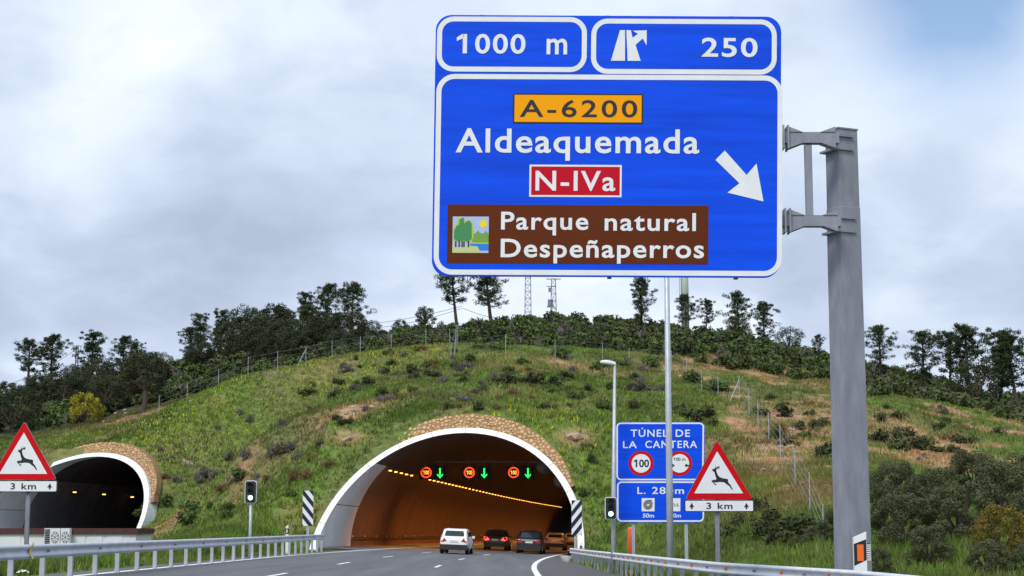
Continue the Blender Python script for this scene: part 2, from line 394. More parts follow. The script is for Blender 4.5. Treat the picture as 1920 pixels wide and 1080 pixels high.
struct(link(bpy.data.objects.new('hillside', me)))
# a far sheet of ground out to the horizon, lower than everything near
mb = MB().add([(-2500, -400, -4), (2500, -400, -4), (2500, 2800, -4), (-2500, 2800, -4)], [(0, 1, 2, 3)])
g = build('ground', mb, mat('far_ground', (.07, .08, .03), .95, .3, .02)); struct(g)
# ------------------------------------------------------------------ roads
ys = list(np.arange(2, 112, 3.))+list(np.arange(112, 400, 4.))
def strip(xl, xr, ys, dz, nx=8):
    vs_ = []; fs_ = []
    for y in ys:
        a, b = xl(y), xr(y)
        for k in range(nx+1):
            x = a+(b-a)*k/nx; vs_.append((x, y, float(zroad(x, y))+dz))
    for i in range(len(ys)-1):
        for k in range(nx): o = i*(nx+1)+k; fs_.append((o, o+1, o+nx+2, o+nx+1))
    return MB().add(vs_, fs_)
rgt = lambda y: float(np.interp(y, RRX, RRV)) if y < 113 else float(T1.cx(y))+8.6
lft = lambda y: -11.55+float(xoff(y)) if y < 113 else float(T1.cx(y))-8.6
road = struct(build('road', strip(lft, lambda y: max(rgt(y), 1.3+float(xoff(y)))+.1, ys, 0.), M['asphalt'], smooth=True))
# right-hand bay beyond the edge line, an older darker surface
build('bay_surface', strip(lambda y: 1.15+float(xoff(y)), lambda y: rgt(y)-.05, list(np.arange(2, 108, 2.)), .004, 3), M['shoulder'], road)
build('edge_line', strip(lambda y: -10.85+float(xoff(y)), lambda y: -10.65+float(xoff(y)), ys, .006, 1), M['paint'], road)
build('edge_line', strip(lambda y: .82+float(xoff(y)), lambda y: 1.06+float(xoff(y)), ys, .008, 1), M['paint'], road)
for base in (-6.85, -3.08):
    y = 7.
    while y < 330:
        yy = y + (0 if base < -5 else 1.5)
        build('lane_dash', strip(lambda q: base+float(xoff(q))-.07, lambda q: base+float(xoff(q))+.07, list(np.linspace(yy, yy+5.0, 4)), .006, 1), M['paint'], road)
        y += 20.3
# kerb and pale slab beside the right foot of the mouth
kb = MB()
kb.sweep([(-.1, -.2), (-.1, .12), (.1, .12), (.1, -.2)], [(x, y, float(zroad(x, y))) for x, y in [(3.05, 96), (3.2, 102), (3.5, 108), (4.0, 116)]], closed=True)
M['kerb'] = mat('kerb_concrete', (.34, .34, .33), .9, .15, 2)
struct(build('kerb', kb, M['kerb']))
sb = MB(); pts = [(2.9, 99), (3.35, 99), (4.1, 111.5), (3.1, 111.5)]
sb.add([(x, y, float(zroad(x, y))+h) for h in (.16, -.1) for x, y in pts], [(0, 1, 2, 3), (0, 4, 5, 1), (1, 5, 6, 2), (2, 6, 7, 3), (3, 7, 4, 0)])
struct(build('concrete_slab', sb, M['kerb']))
# other carriageway
r2 = MB(); yy = np.arange(60, 330, 6.)
r2.add([(float(T2.cx(y))+k*7.7, y, .25) for y in yy for k in (-1, 1)], [(2*i, 2*i+1, 2*i+3, 2*i+2) for i in range(len(yy)-1)])
struct(build('opposite_road', r2, M['asphalt']))

# ------------------------------------------------------------------ tunnels
def tpt(T, s, l, z):                    # chainage, offset, height above its road axis -> world
    y = T.y0+s; g = float(T.cx(y+.5)-T.cx(y-.5)); k = 1/math.sqrt(1+g*g)
    return (float(T.cx(y))+l*k, y-l*g*k, float(T.zr(y))+z)
def ring(T, s_of, r, ph): return [tpt(T, s_of(r*math.sin(p)+T.zc), r*AX*math.cos(p), r*math.sin(p)+T.zc) for p in ph]
def loft(a, b, flip=False):
    n = len(a); f = [(i, i+1, n+i+1, n+i) for i in range(n-1)]
    if flip: f = [q[::-1] for q in f]
    return a+b, f
P0 = -.07
PH = list(np.linspace(P0, math.pi-P0, 61))
def tunnel(T, label, wallm, nseg, lamps, lamp_label, lights):
    y0 = T.y0; root = empty('road_tunnel', tpt(T, 0, 0, 0)); tag(root, label, 'tunnel')
    front = lambda z: TK*max(z, 0.)
    # rim: whitewashed raked front, outer shell
    mb = MB()
    for i in range(0, 60, 5):
        ph = PH[i:i+6]; ph = [ph[0]+.0015]+ph[1:-1]+[ph[-1]-.0015]; mb = MB()
        a = ring(T, front, TR, ph); b = ring(T, front, TRO, ph); mb.add(*loft(a, b))
        c = ring(T, lambda z: TK*max(z, 0)+3., TRO, ph); mb.add(*loft(b, c))
        build('rim_segment', mb, M['rimwhite'], root)
    # cast mouth behind the rim, in panels
    cuts = [0, 9, 17, 24, 31, 37, 44, 52, 60]
    for i in range(len(cuts)-1):
        ph = PH[cuts[i]:cuts[i+1]+1]; ph = [ph[0]+.003]+ph[1:-1]+[ph[-1]-.003]
        mb = MB(); a = ring(T, lambda z: TK*max(z, 0)+.01, TR, ph)
        zs_lo = ring(T, lambda z: 13.4, TR, ph); mb.add(*loft(a, zs_lo))
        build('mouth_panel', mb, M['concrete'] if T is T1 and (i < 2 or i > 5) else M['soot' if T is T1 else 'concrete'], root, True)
    # dark backing seen in the joints
    mb = MB(); n = 60
    prev = None
    for s in [0]+[13+12*i for i in range(0, 23)]:
        a = ring(T, (lambda z: TK*max(z, 0)+.6) if s == 0 else (lambda z, s=s: s), TR+.06, PH)
        if prev: mb.add(*loft(prev, a))
        prev = a
    build('joint_backing', mb, M['soot'], root, True)
    # lining rings: painted wall panels on each side, sooty vault above
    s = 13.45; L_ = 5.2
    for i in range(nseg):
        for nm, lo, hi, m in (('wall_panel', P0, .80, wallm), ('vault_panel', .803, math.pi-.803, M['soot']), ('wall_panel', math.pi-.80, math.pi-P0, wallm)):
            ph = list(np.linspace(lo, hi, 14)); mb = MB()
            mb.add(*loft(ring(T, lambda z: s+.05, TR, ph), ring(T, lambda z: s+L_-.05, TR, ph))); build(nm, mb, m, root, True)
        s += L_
    # stone collar lying on the bank round the crown of the arch
    lo, hi = (.50, 2.45) if T is T1 else (.42, 2.9)
    wd = lambda p: 1.15*max(.08, math.sin((p-lo)/(hi-lo)*math.pi))**.55
    ph = list(np.linspace(lo, hi, 70)); mb = MB()
    f2 = lambda z: TK*max(z, 0)+.45
    A = ring(T, f2, TRO-.05, ph); B = [tpt(T, f2((TRO+wd(p))*math.sin(p)+T.zc), (TRO+wd(p))*AX*math.cos(p), (TRO+wd(p))*math.sin(p)+T.zc) for p in ph]
    C = [tpt(T, f2((TRO+wd(p))*math.sin(p)+T.zc)+1.2, (TRO+wd(p))*AX*math.cos(p), (TRO+wd(p))*math.sin(p)+T.zc) for p in ph]
    mb.add(*loft(A, B)); mb.add(*loft(B, C))
    collar = build('stone_collar', mb, M['mortar'], root)
    mb = MB(); rng = random.Random(3); pl_ = []
    for _ in range(9000):
        p = rng.uniform(lo+.01, hi-.01); r = TRO+.08+(wd(p)-.16)*rng.random(); sz = rng.uniform(.09, .165)
        if wd(p) < .3 or any((p-a)**2*76+(r-b)**2 < (.88*(sz+c))**2 for a, b, c in pl_): continue
        pl_.append((p, r, sz)); nn = rng.choice((5, 6, 7)); outer = []; inner = []; pr = rng.uniform(.02, .09)
        for k in range(nn):
            q = 2*math.pi*k/nn+rng.uniform(-.35, .35); ra = sz*rng.uniform(.85, 1.2)
            for lst, sc, off in ((outer, ra, .47), (inner, ra*.74, .45-pr)):
                pp = p+sc*math.cos(q)/TRO; rr = r+sc*math.sin(q)
                lst.append(tpt(T, TK*max(rr*math.sin(pp)+T.zc, 0)+off, rr*AX*math.cos(pp), rr*math.sin(pp)+T.zc))
        mb.add(outer+inner, [tuple(range(nn, 2*nn))]+[(k, (k+1) % nn, nn+(k+1) % nn, nn+k) for k in range(nn)])
    st = build('collar_stones', mb, M['stone'], collar); st['kind'] = 'stuff'
    return root
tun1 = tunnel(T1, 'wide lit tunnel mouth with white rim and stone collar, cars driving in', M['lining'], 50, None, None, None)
tun2 = tunnel(T2, 'unlit dark tunnel mouth with white rim behind the white service building', mat('grey_lining', (.20, .20, .21), .85, .15, .6), 22, None, None, None)
# reflectors, kerb walk in the main bore
mb = MB(); prev = None
wk = [tpt(T1, s, -8.66, 0) for s in range(12, 280, 6)]
mbk = MB().sweep([(-.1, -.1), (-.1, .3), (.75, .3), (.75, -.1)], wk); build('side_walk', mbk, M['concrete'], tun1)
wk2 = [tpt(T1, s, 8.66, 0) for s in range(2, 280, 6)]
mbk = MB().sweep([(.1, -.3), (.1, .12), (-.7, .12), (-.7, -.3)], wk2); build('side_walk', mbk, M['concrete'], tun1)
for i in range(22):
    s = 13.6+i*5.2; q = tpt(T1, s, -8.60, 1.05); build('wall_reflector', MB().box(q, (.1, .12, .1)), M['white'], tun1)
tb = MB().tube([tpt(T1, s, -8.58, .98) for s in range(13, 270, 4)], .03, 5); build('wall_cable', tb, M['dark'], tun1)
# lamps: sodium rows
def lamp(T, s, l, z, label, group, spot):
    p = Vector(tpt(T, s, l, z)); root = empty('tunnel_lamp', p); tag(root, label, 'lamp', group)
    g = float(T.cx(T.y0+s+.5)-T.cx(T.y0+s-.5)); rz = -math.atan(g)
    build('housing', MB().box(p+Vector((0, 0, .08)), (.3, .75, .12), rz), M['dark'], root)
    build('lens', MB().box(p-Vector((0, 0, .04)), (.16, .5, .07), rz), M['lamp'], root)
    if spot:
        li = bpy.data.lights.new('sodium_light', 'SPOT'); li.energy = 800 if l > 0 else 560; li.color = (1, .37, .085); li.spot_size = R(150); li.spot_blend = 1.; li.shadow_soft_size = .3
        lo = bpy.data.objects.new('sodium_light', li); lo.location = (0, 0, -.2); lo.rotation_euler = (0, R(18 if l > 0 else -18), 0); link(lo, root)
s = 13.8; i = 0
while s < 190:
    if not (27 < s < 30.5):
        lamp(T1, s, -5.85, 5.95, 'glowing orange sodium lamp in the row along the tunnel wall', 'sodium lamps along the left tunnel wall', True)
    s += 2.7 if s < 60 else 3.4; i += 1
for k in range(12):
    lamp(T1, 34+k*13, 5.85, 5.95, 'orange sodium lamp on the tunnel wall hidden by the striped panel', 'sodium lamps along the right tunnel wall', True)
for (px, py, D) in ((140, 923, 181.3), (195, 927, 188.3), (248, 932, 196.3)):
    q = P(px, py, D); root = empty('tunnel_lamp', q); tag(root, 'single orange lamp glowing inside the dark tunnel', 'lamp', 'lamps in the dark tunnel')
    build('housing', MB().box(q+Vector((0, 0, .14)), (.55, .3, .1)), M['dark'], root); build('lens', MB().box(q, (.32, .2, .1)), M['lamp'], root)
    build('hanger', MB().box(q+Vector((-.45, 0, .14)), (.6, .06, .06)), M['dark'], root)
# jet fans under the vault
for (s, l, z) in ((20, 5.2, 6.45), (20, 6.5, 5.35), (52, 5.2, 6.3)):
    a = Vector(tpt(T1, s, l, z)); b = Vector(tpt(T1, s+3.2, l, z)); t = (b-a).normalized()
    root = empty('jet_fan', a); tag(root, 'cylindrical jet fan hung under the tunnel vault', 'fan', 'jet fans in the lit tunnel')
    build('casing', MB().tube([a, a+t*.15, a+t*.5, b-t*.5, b-t*.15, b], [.55, .48, .44, .44, .48, .55], 16), M['galvdark'], root, True)
    build('bracket', MB().box((a+b)/2+Vector((0, 0, .65)), (.08, 1.6, .7)), M['galvdark'], root)

# ------------------------------------------------------------------ text and flat print
_txt = {}
def text_mesh(s, bold=.02, space=1.0):
    key = (s, bold, space)
    if key in _txt: return _txt[key]
    cu = bpy.data.curves.new('t', 'FONT'); cu.body = s; cu.offset = bold*.6; cu.space_character = space; cu.resolution_u = 4
    ob = bpy.data.objects.new('t', cu); col.objects.link(ob); dg = bpy.context.evaluated_depsgraph_get(); dg.update()
    m = bpy.data.meshes.new_from_object(ob.evaluated_get(dg))
    v = np.array([tuple(q.co) for q in m.vertices]); f = [tuple(p.vertices) for p in m.polygons]
    bpy.data.objects.remove(ob); bpy.data.curves.remove(cu); bpy.data.meshes.remove(m)
    if s[0] == '1':
        x0 = v[:, 0].min(); tp_ = v[v[:, 0] < x0+.12][:, 1].max(); n0 = len(v)
        v = np.concatenate([v, [(x0+.03, tp_, 0), (x0-.02, tp_, 0), (x0-.19, tp_-.13, 0), (x0-.19, tp_-.26, 0), (x0+.03, tp_-.15, 0)]]); f = f+[(n0, n0+1, n0+2, n0+3, n0+4)]
    _txt[key] = (v, f); return v, f
class Face:
    """flat sign face: maps coordinates measured on it (a quad of four measured corners) to its own plane in the world"""
    def __init__(s, quad, TL, TR_, BL):
        s.q = [Vector(c) for c in quad]; s.TL = Vector(TL); s.ex = Vector(TR_)-s.TL; s.ey = Vector(BL)-s.TL
        s.n = s.ex.cross(-s.ey).normalized()
        if s.n.y > 0: s.n = -s.n
    def uv(s, x, y):
        tl_, tr, br, bl = s.q; u = v = .5
        for _ in range(8):
            l = tl_.lerp(bl, v); r = tr.lerp(br, v); u = (x-l.x)/(r.x-l.x)
            t = tl_.lerp(tr, u); b = bl.lerp(br, u); v = (y-t.y)/(b.y-t.y)
        return u, v
    def w(s, x, y, h=0.):
        u, v = s.uv(x, y); return s.TL+s.ex*u+s.ey*v+s.n*h
    def poly(s, mb, pts, h, mi=0): return mb.add([s.w(x, y, h) for x, y in pts], [tuple(range(len(pts)))[::-1]], mi)
    def slab(s, mb, pts, h0, h1, mi=0):
        n = len(pts)
        return mb.add([s.w(x, y, h0) for x, y in pts]+[s.w(x, y, h1) for x, y in pts], [tuple(range(n)), tuple(range(n, 2*n))[::-1]]+[(i, n+i, n+(i+1) % n, (i+1) % n) for i in range(n)], mi)
    def ringp(s, mb, a, b, h, mi=0):
        n = len(a); return mb.add([s.w(x, y, h) for x, y in a]+[s.w(x, y, h) for x, y in b], [(i, n+i, n+(i+1) % n, (i+1) % n) for i in range(n)], mi)
    def text(s, name, t, x0, y0, x1, y1, m, parent, h=.012, bold=.02, space=1.08, skew=0.):
        v, f = text_mesh(t, bold, space); a = v.min(0); b = v.max(0); mb = MB()
        vs_ = []
        for q in v:
            u = (q[0]-a[0])/(b[0]-a[0]); k = (q[1]-a[1])/(b[1]-a[1])
            vs_.append(s.w(x0+(x1-x0)*u, y1+(y0-y1)*k+skew*u, h))
        mb.add(vs_, f); return build(name, mb, m, parent)
def rrect(x0, y0, x1, y1, r, n=7):
    o = []
    for cx, cy, a in ((x1-r, y0+r, -90), (x1-r, y1-r, 0), (x0+r, y1-r, 90), (x0+r, y0+r, 180)):
        for k in range(n+1): q = R(a+90*k/n); o.append((cx+r*math.cos(q), cy+r*math.sin(q)))
    return o
def circ(cx, cy, r, n=32, ry=None): return [(cx+r*math.cos(2*math.pi*k/n), cy+(ry or r)*math.sin(2*math.pi*k/n)) for k in range(n)]
DEER = [(1003,492),(1018,488),(1030,482),(1036,470),(1033,452),(1039,466),(1042,478),(1050,472),(1060,452),(1056,470),(1072,462),(1068,482),(1070,488),(1054,482),(1043,490),(1040,502),(1044,520),(1054,545),(1068,562),(1090,572),(1120,578),(1142,580),(1148,592),(1146,604),(1152,618),(1168,634),(1178,655),(1188,672),(1186,682),(1172,668),(1158,646),(1140,634),(1124,622),(1112,612),(1085,608),(1062,608),(1044,612),(1024,610),(1018,616),(1030,624),(1040,630),(1038,638),(1026,634),(1008,614),(996,602),(998,594),(1012,590),(1036,588),(1040,578),(1034,560),(1028,540),(1022,516),(1012,512),(1004,502)]
def deer_sign(dx, dy, D, sc, label):
    """triangle measured on the right-hand sign; the left-hand one is the same sign moved by dx, dy and scaled"""
    c0 = (1345, 895)
    T = lambda x, y: (c0[0]+dx+(x-c0[0])*sc, c0[1]+dy+(y-c0[1])*sc)
    Z = lambda x, y: T(1130+x/4.91, 780+y/4.91)
    q = [T(1270, 820), T(1420, 820), T(1420, 970), T(1270, 970)]
    cx = T(1346, 0)[0]; base = P(cx, 1000, D); base.z = float(H(base.x, base.y))
    root = empty('deer_warning_sign', base); tag(root, label, 'road sign')
    pw = lambda x, y: P(x, y, D)
    F_ = Face(q, pw(*q[0]), pw(*q[1]), pw(*q[3])); F_.ex = Vector((F_.ex.x, 0, 0)); F_.ey = Vector((0, 0, F_.ey.z)); F_.n = Vector((0, -1, 0))
    def tri(ax, ay, bx, by, cx_, cy_, r):
        o = []; pts = [Vector((ax, ay)), Vector((bx, by)), Vector((cx_, cy_))]
        for i in range(3):
            p, a, b = pts[i], pts[i-1], pts[(i+1) % 3]; d1 = (a-p).normalized(); d2 = (b-p).normalized()
            for k in range(6): t = k/5; e = (p+d1*r).lerp(p, t).lerp(p.lerp(p+d2*r, t), t); o.append(tuple(e))
        return o
    S = lambda l: [Z(*p) for p in l]
    tb_ = build('triangle_plate', F_.slab(MB(), S(tri(1050, 218, 1372, 768, 752, 768, 34)), -.05, 0), M['galvdark'], root)
    build('red_border', F_.poly(MB(), S(tri(1050, 222, 1369, 766, 755, 766, 34)), .004), M['red'], tb_)
    build('white_field', F_.poly(MB(), S([(1051, 326), (1283, 713), (836, 713)]), .008), M['white'], tb_)
    build('deer_silhouette', F_.poly(MB(), S(DEER), .012), M['black'], tb_)
    pl = build('distance_plate', F_.slab(MB(), S(rrect(745, 773, 1380, 882, 14)), -.05, 0), M['black'], root)
    build('plate_face', F_.poly(MB(), S(rrect(753, 781, 1372, 875, 10)), .004), M['white'], pl)
    a, b = Z(945, 798), Z(1184, 858); F_.text('lettering', '3 km', a[0], a[1], b[0], b[1], M['black'], pl, .008, .028, 1.15)
    for ax in (810, 1311):
        build('arrow', F_.poly(MB(), S([(ax, 800), (ax+23, 842), (ax+7, 838), (ax+8, 857), (ax-8, 857), (ax-7, 838), (ax-23, 842)]), .008), M['black'], pl)
    top = F_.w(*Z(1062, 700))
    build('post', MB().box(((base.x+0), D+.12, (base.z-.3+top.z)/2), (.11, .09, top.z-base.z+.3)), M['galvdark'], root)
    for yy in (640, 828):
        p = F_.w(*Z(1062, yy)); build('clamp', MB().box((base.x, D+.06, p.z), (.5, .06, .08)), M['galvdark'], root)
    return root
deer_sign(0, 0, 46.5, 1.0, 'deer warning triangle with 3 km plate overlapping the blue tunnel name sign')
deer_sign(-1298, -36, 47.5, .985, 'deer warning triangle with 3 km plate in front of the dark tunnel mouth')

# ------------------------------------------------------------------ big direction sign on its cantilever post
D0 = 36.
S2 = lambda x, y: (800+x/2, y/2)        # measured on an enlargement of the sign
quad = [(813, 29), (1458, 36), (1471, 520), (818, 518)]
tlw = P(*quad[0], D0-.2); trw = P(*quad[1], D0+.2); blw = P(*quad[3], D0-.2); brw = P(*quad[2], D0+.2)
L_ = (tlw+blw)/2; R_ = (trw+brw)/2; zt = (tlw.z+trw.z)/2; zb = (blw.z+brw.z)/2
BF = Face(quad, (L_.x, L_.y, zt), (R_.x, R_.y, zt), (L_.x, L_.y, zb))
pb = P(1600, 1075, 37.1); pbz = float(H(pb.x, pb.y))
big = empty('direction_sign', (pb.x, pb.y, pbz)); tag(big, 'huge blue overhead motorway sign for Aldeaquemada on a grey cantilever post', 'road sign')
panel = build('panel', BF.slab(MB(), [S2(*p) for p in rrect(25, 59, 1338, 1038, 62, 9)] if False else rrect(813.5, 29.5, 1464, 519, 30, 9), -.07, 0), M['blue'], big)
def frame(x0, y0, x1, y1, r, t, name='white_border'):
    a = [S2(*p) for p in rrect(x0, y0, x1, y1, r, 8)]; b = [S2(*p) for p in rrect(x0+t, y0+t, x1-t, y1-t, max(r-t, 4), 8)]
    build(name, BF.ringp(MB(), a, b, .006), M['white'], panel)
frame(32, 65, 593, 275, 62, 19); frame(609, 70, 1311, 281, 62, 19); frame(33, 284, 1334, 1033, 68, 19)
W_ = M['white']; tx = lambda t, x0, y0, x1, y1, m=W_, b=.03, sp=1.12, h=.010: BF.text('lettering', t, *S2(x0, y0), *S2(x1, y1), m, panel, h, b, sp)
tx('1000', 106, 131, 363, 207); tx('m', 442, 148, 519, 208); tx('250', 1026, 141, 1238, 215)
def pl(name, pts, m, h): return build(name, BF.poly(MB(), [S2(*p) for p in pts], h), m, panel)
pl('exit_symbol', [(717, 114), (736, 114), (737, 231), (684, 231)], W_, .008)
pl('exit_symbol', [(741, 114), (758, 114), (765, 143), (785, 128), (765, 116), (818, 114), (818, 172), (803, 146), (776, 170), (796, 231), (747, 231)], W_, .008)
R4 = lambda x0, y0, x1, y1: [(x0, y0), (x1, y0), (x1, y1), (x0, y1)]
pl('plate_border', R4(319, 356, 807, 470), M['black'], .006); pl('road_number_plate', R4(325, 362, 801, 464), M['amber'], .009); tx('A-6200', 345, 380, 785, 446, M['black'], .02, 1.2, .013)
tx('Aldeaquemada', 108, 489, 1019, 609, W_, .028, 1.10)
pl('plate_border', R4(384, 624, 729, 744), W_, .006); pl('road_number_plate', R4(391, 631, 722, 737), M['crimson'], .009); tx('N-IVa', 407, 647, 705, 722, W_, .024, 1.12, .013)
pl('arrow', [(1081, 603), (1116, 568), (1199, 659), (1236, 616), (1263, 757), (1127, 725), (1172, 690)], W_, .008)
pl('park_plate', R4(82, 774, 1056, 991), M['brown'], .006)
tx('Parque', 281, 800, 606, 887, W_, .028, 1.12); tx('natural', 667, 802, 1009, 869, W_, .028, 1.12); tx('Despeñaperros', 281, 900, 1040, 990, W_, .028, 1.10)
# park pictogram
pic = lambda pts, c, h: build('park_picture', BF.poly(MB(), [S2(*p) for p in pts], h), c, panel)
pc = {k: mat('picture_'+k, v, .5) for k, v in dict(sky=(.42, .52, .78), sun=(.85, .68, .02), leaf=(.05, .26, .08), lime=(.50, .55, .03), hill=(.16, .36, .06), water=(.01, .22, .68), bank=(.55, .60, .25)).items()}
Zp = lambda x, y: (40+x*.5417, 740+y*.5417)     # enlargement of the pictogram
px_ = lambda l: [Zp(*p) for p in l]
pic(px_(R4(114, 145, 361, 393)), pc['sky'], .009); pic(px_(circ(323, 194, 27, 24)), pc['sun'], .011)
pic(px_([(250, 270), (270, 258), (290, 240), (300, 255), (325, 262), (340, 240), (361, 262), (361, 322), (250, 322)]), pc['hill'], .0105)
pic(px_(R4(240, 322, 361, 332)), pc['lime'], .0108); pic(px_(R4(235, 330, 361, 376)), pc['water'], .0112)
pic(px_([(114, 352), (180, 350), (240, 345), (285, 348), (300, 375), (310, 393), (114, 393)]), pc['bank'], .0118)
pic(px_([(120, 300), (118, 235), (140, 195), (150, 147), (165, 160), (180, 147), (192, 160), (205, 185), (225, 165), (248, 180), (256, 230), (258, 290), (240, 322), (130, 318)]), pc['lime'], .0125)
pic(px_([(124, 300), (124, 240), (140, 210), (158, 200), (160, 165), (188, 150), (195, 195), (205, 180), (228, 172), (244, 195), (246, 300), (215, 318), (190, 306), (160, 318)]), pc['leaf'], .0135)
for x in (137, 160, 180, 193, 224): pic(px_([(x-4, 310), (x+4, 310), (x+5, 354), (x-5, 354)]), M['black'], .0145)
# stiffeners behind the panel, tops showing as small tabs
for x in (903, 1140, 1376):
    a = BF.w(x, 27, -.13); b = BF.w(x, 521, -.13); build('stiffener', MB().box((a+b)/2, (.09, .1, a.z-b.z)), M['gantry'], big)
# post, square tapering box with arms
topz = P(1575, 247, 37.1).z; pt = P(1577, 247, 37.1)
mbp = MB()
def post_ring(z, hw): return [(pb.x+i*hw, pb.y+j*hw, z) for i, j in ((-1, -1), (1, -1), (1, 1), (-1, 1))]
def rotpost(v, a=R(24)):
    x, y = v[0]-pb.x, v[1]-pb.y; return (pb.x+x*math.cos(a)-y*math.sin(a), pb.y+x*math.sin(a)+y*math.cos(a), v[2])
vsl = [rotpost(v) for z, hw in ((pbz-.4, .285), (topz-1.75, .262), (topz-1.74, .255), (topz, .25)) for v in post_ring(z, hw)]
mbp.add(vsl, [(4*k+i, 4*k+(i+1) % 4, 4*k+4+(i+1) % 4, 4*k+4+i) for k in range(3) for i in range(4)]+[(12, 13, 14, 15)])
post = build('post', mbp, M['gantry'], big)
cap = MB().box((pb.x, pb.y, topz+.015), (.54, .54, .03), R(24)); build('post_cap', cap, M['gantry'], post)
for yy in (267, 421):
    z = P(1500, yy, 36.8).z; x0 = BF.w(1462, 300).x-1.6; ya = D0+.42
    arm = build('arm', MB().box(((x0+pb.x-.2)/2, ya, z), (pb.x-.2-x0, .22, .24)), M['gantry'], big)
    fl = BF.w(1466, 300).x+.06
    build('flange', MB().box((fl, ya, z), (.035, .4, .52)), M['gantry'], arm); build('flange', MB().box((fl+.1, ya, z), (.035, .4, .52)), M['gantry'], arm)
    for sx, dx in ((fl+.12, .3), (pb.x-.28, -.32)):
        for sg in (-1, 1):
            build('gusset', MB().add([(sx, ya-.13, z+sg*.12), (sx+dx, ya-.13, z+sg*.12), (sx, ya-.13, z+sg*.24), (sx, ya+.13, z+sg*.12), (sx+dx, ya+.13, z+sg*.12), (sx, ya+.13, z+sg*.24)], [(0, 1, 2), (5, 4, 3), (0, 3, 4, 1), (1, 4, 5, 2), (2, 5, 3, 0)]), M['gantry'], arm)
    for sg in (-1, 1): build('clamp_plate', MB().box((pb.x-.12, pb.y-.06, z+sg*.15), (.5, .6, .045), R(24)), M['gantry'], arm)
z1, z2 = P(1515, 280, 36.8).z, P(1515, 410, 36.8).z; xm = P(1515, 340, 36.5).x
build('tie', MB().box((xm, D0+.42, (z1+z2)/2), (.15, .15, z1-z2)), M['gantry'], big)
# delineator standing in front of the post
dp = P(1612, 1075, 35.6); dz = float(H(dp.x, dp.y)); zt_ = P(1612, 998, 35.6).z
dl = empty('delineator_post', (dp.x, dp.y, dz)); tag(dl, 'white delineator with orange reflector at the foot of the big sign post', 'delineator')
dq = [(1600, 995), (1624, 995), (1624, 1075), (1600, 1075)]
DFc = Face(dq, P(*dq[0], 35.6), P(*dq[1], 35.6), P(*dq[3], 35.6)); DFc.ey = Vector((0, 0, DFc.ey.z)); DFc.ex = Vector((DFc.ex.x, 0, 0)); DFc.n = Vector((0, -1, 0))
body = MB(); DFc.slab(body, [(1600, 1008), (1624, 997), (1624, 1095), (1600, 1095)], -.1, 0); build('body', body, M['white'], dl)
build('black_band', DFc.poly(MB(), [(1600, 1020), (1623.5, 1011), (1623.5, 1050), (1600, 1061)], .004), M['black'], dl)
build('reflector', DFc.slab(MB(), [(1606, 1021), (1618, 1021), (1618, 1052), (1606, 1052)], 0, .012), M['reflor'], dl)
for k in range(9): build('vent_fin', DFc.slab(MB(), [(1624, 1021+k*3.5), (1632, 1021+k*3.5), (1632, 1023+k*3.5), (1624, 1023+k*3.5)], -.08, -.02), M['white'], dl)
build('fin_holder', DFc.slab(MB(), [(1622, 1019), (1632, 1019), (1632, 1052), (1622, 1052)], -.1, -.07), M['black'], dl)

# ------------------------------------------------------------------ tunnel name sign
DT = 72.
zq = lambda x, y: (1130+x/4.91, 780+y/4.91)
tq = [zq(125, 58), zq(915, 58), zq(940, 978), zq(133, 978)]
a_, b_, c_ = P(*tq[0], DT), P(*tq[1], DT), P(*tq[3], DT)
ctr = (P(*tq[0], DT).x+P(*tq[2], DT).x)/2
TS = Face(tq, (a_.x, DT, a_.z), (b_.x+.06, DT, a_.z), (a_.x, DT, c_.z)); TS.n = Vector((0, -1, 0))
ts = empty('tunnel_name_sign', (ctr, DT, float(H(ctr, DT)))); tag(ts, 'blue tunnel name sign with speed limit circle behind a tall lamp post', 'road sign')
tp = build('panel', TS.slab(MB(), [zq(*p) for p in rrect(124, 56, 926, 980, 48)], -.06, 0), M['blue'], ts)
def tfr(x0, y0, x1, y1, t=14, r=42):
    build('white_border', TS.ringp(MB(), [zq(*p) for p in rrect(x0, y0, x1, y1, r)], [zq(*p) for p in rrect(x0+t, y0+t, x1-t, y1-t, r-t)], .006), M['white'], tp)
tfr(126, 60, 921, 594); tfr(132, 604, 930, 974)
tt = lambda t, x0, y0, x1, y1, m=W_, b=.02, sp=1.15, h=.010: TS.text('lettering', t, *zq(x0, y0), *zq(x1, y1), m, tp, h, b, sp)
tt('TÚNEL', 256, 108, 592, 193); tt('DE', 664, 126, 794, 193); tt('LA', 186, 232, 312, 297); tt('CANTERA', 388, 228, 860, 297)
for cx in (351, 702):
    build('red_ring', TS.poly(MB(), [zq(*p) for p in circ(cx, 438, 114)], .006), M['red'], tp); build('white_disc', TS.poly(MB(), [zq(*p) for p in circ(cx, 438, 86)], .009), M['white'], tp)
tt('100', 285, 402, 424, 474, M['black'], .04, 1.0, .013); tt('100 m', 645, 384, 754, 414, M['black'], .03, 1.0, .013)
for sg, cx in ((1, 636), (-1, 768)):
    build('car_symbol', TS.poly(MB(), [zq(cx-22*sg, 452), zq(cx-4*sg, 452), zq(cx+2*sg, 440), zq(cx+22*sg, 458), zq(cx+2*sg, 474), zq(cx-4*sg, 464), zq(cx-22*sg, 464)], .013), M['black'], tp)
tt('L.', 318, 656, 392, 720); tt('280m', 452, 655, 744, 720)
for x0, x1 in ((358, 476), (594, 712)): build('pictogram_field', TS.poly(MB(), [zq(*p) for p in R4(x0, 758, x1, 878)], .006), M['white'], tp)
sp_ = [];
for rr_ in (5, 0):
    l = [(416+(8+q/60*1.15+rr_*.9)*math.cos(R(q)), 821+(8+q/60*1.15+rr_*.9)*math.sin(R(q))*1.02) for q in range(0, 1800, 15)]
    sp_.append(l)
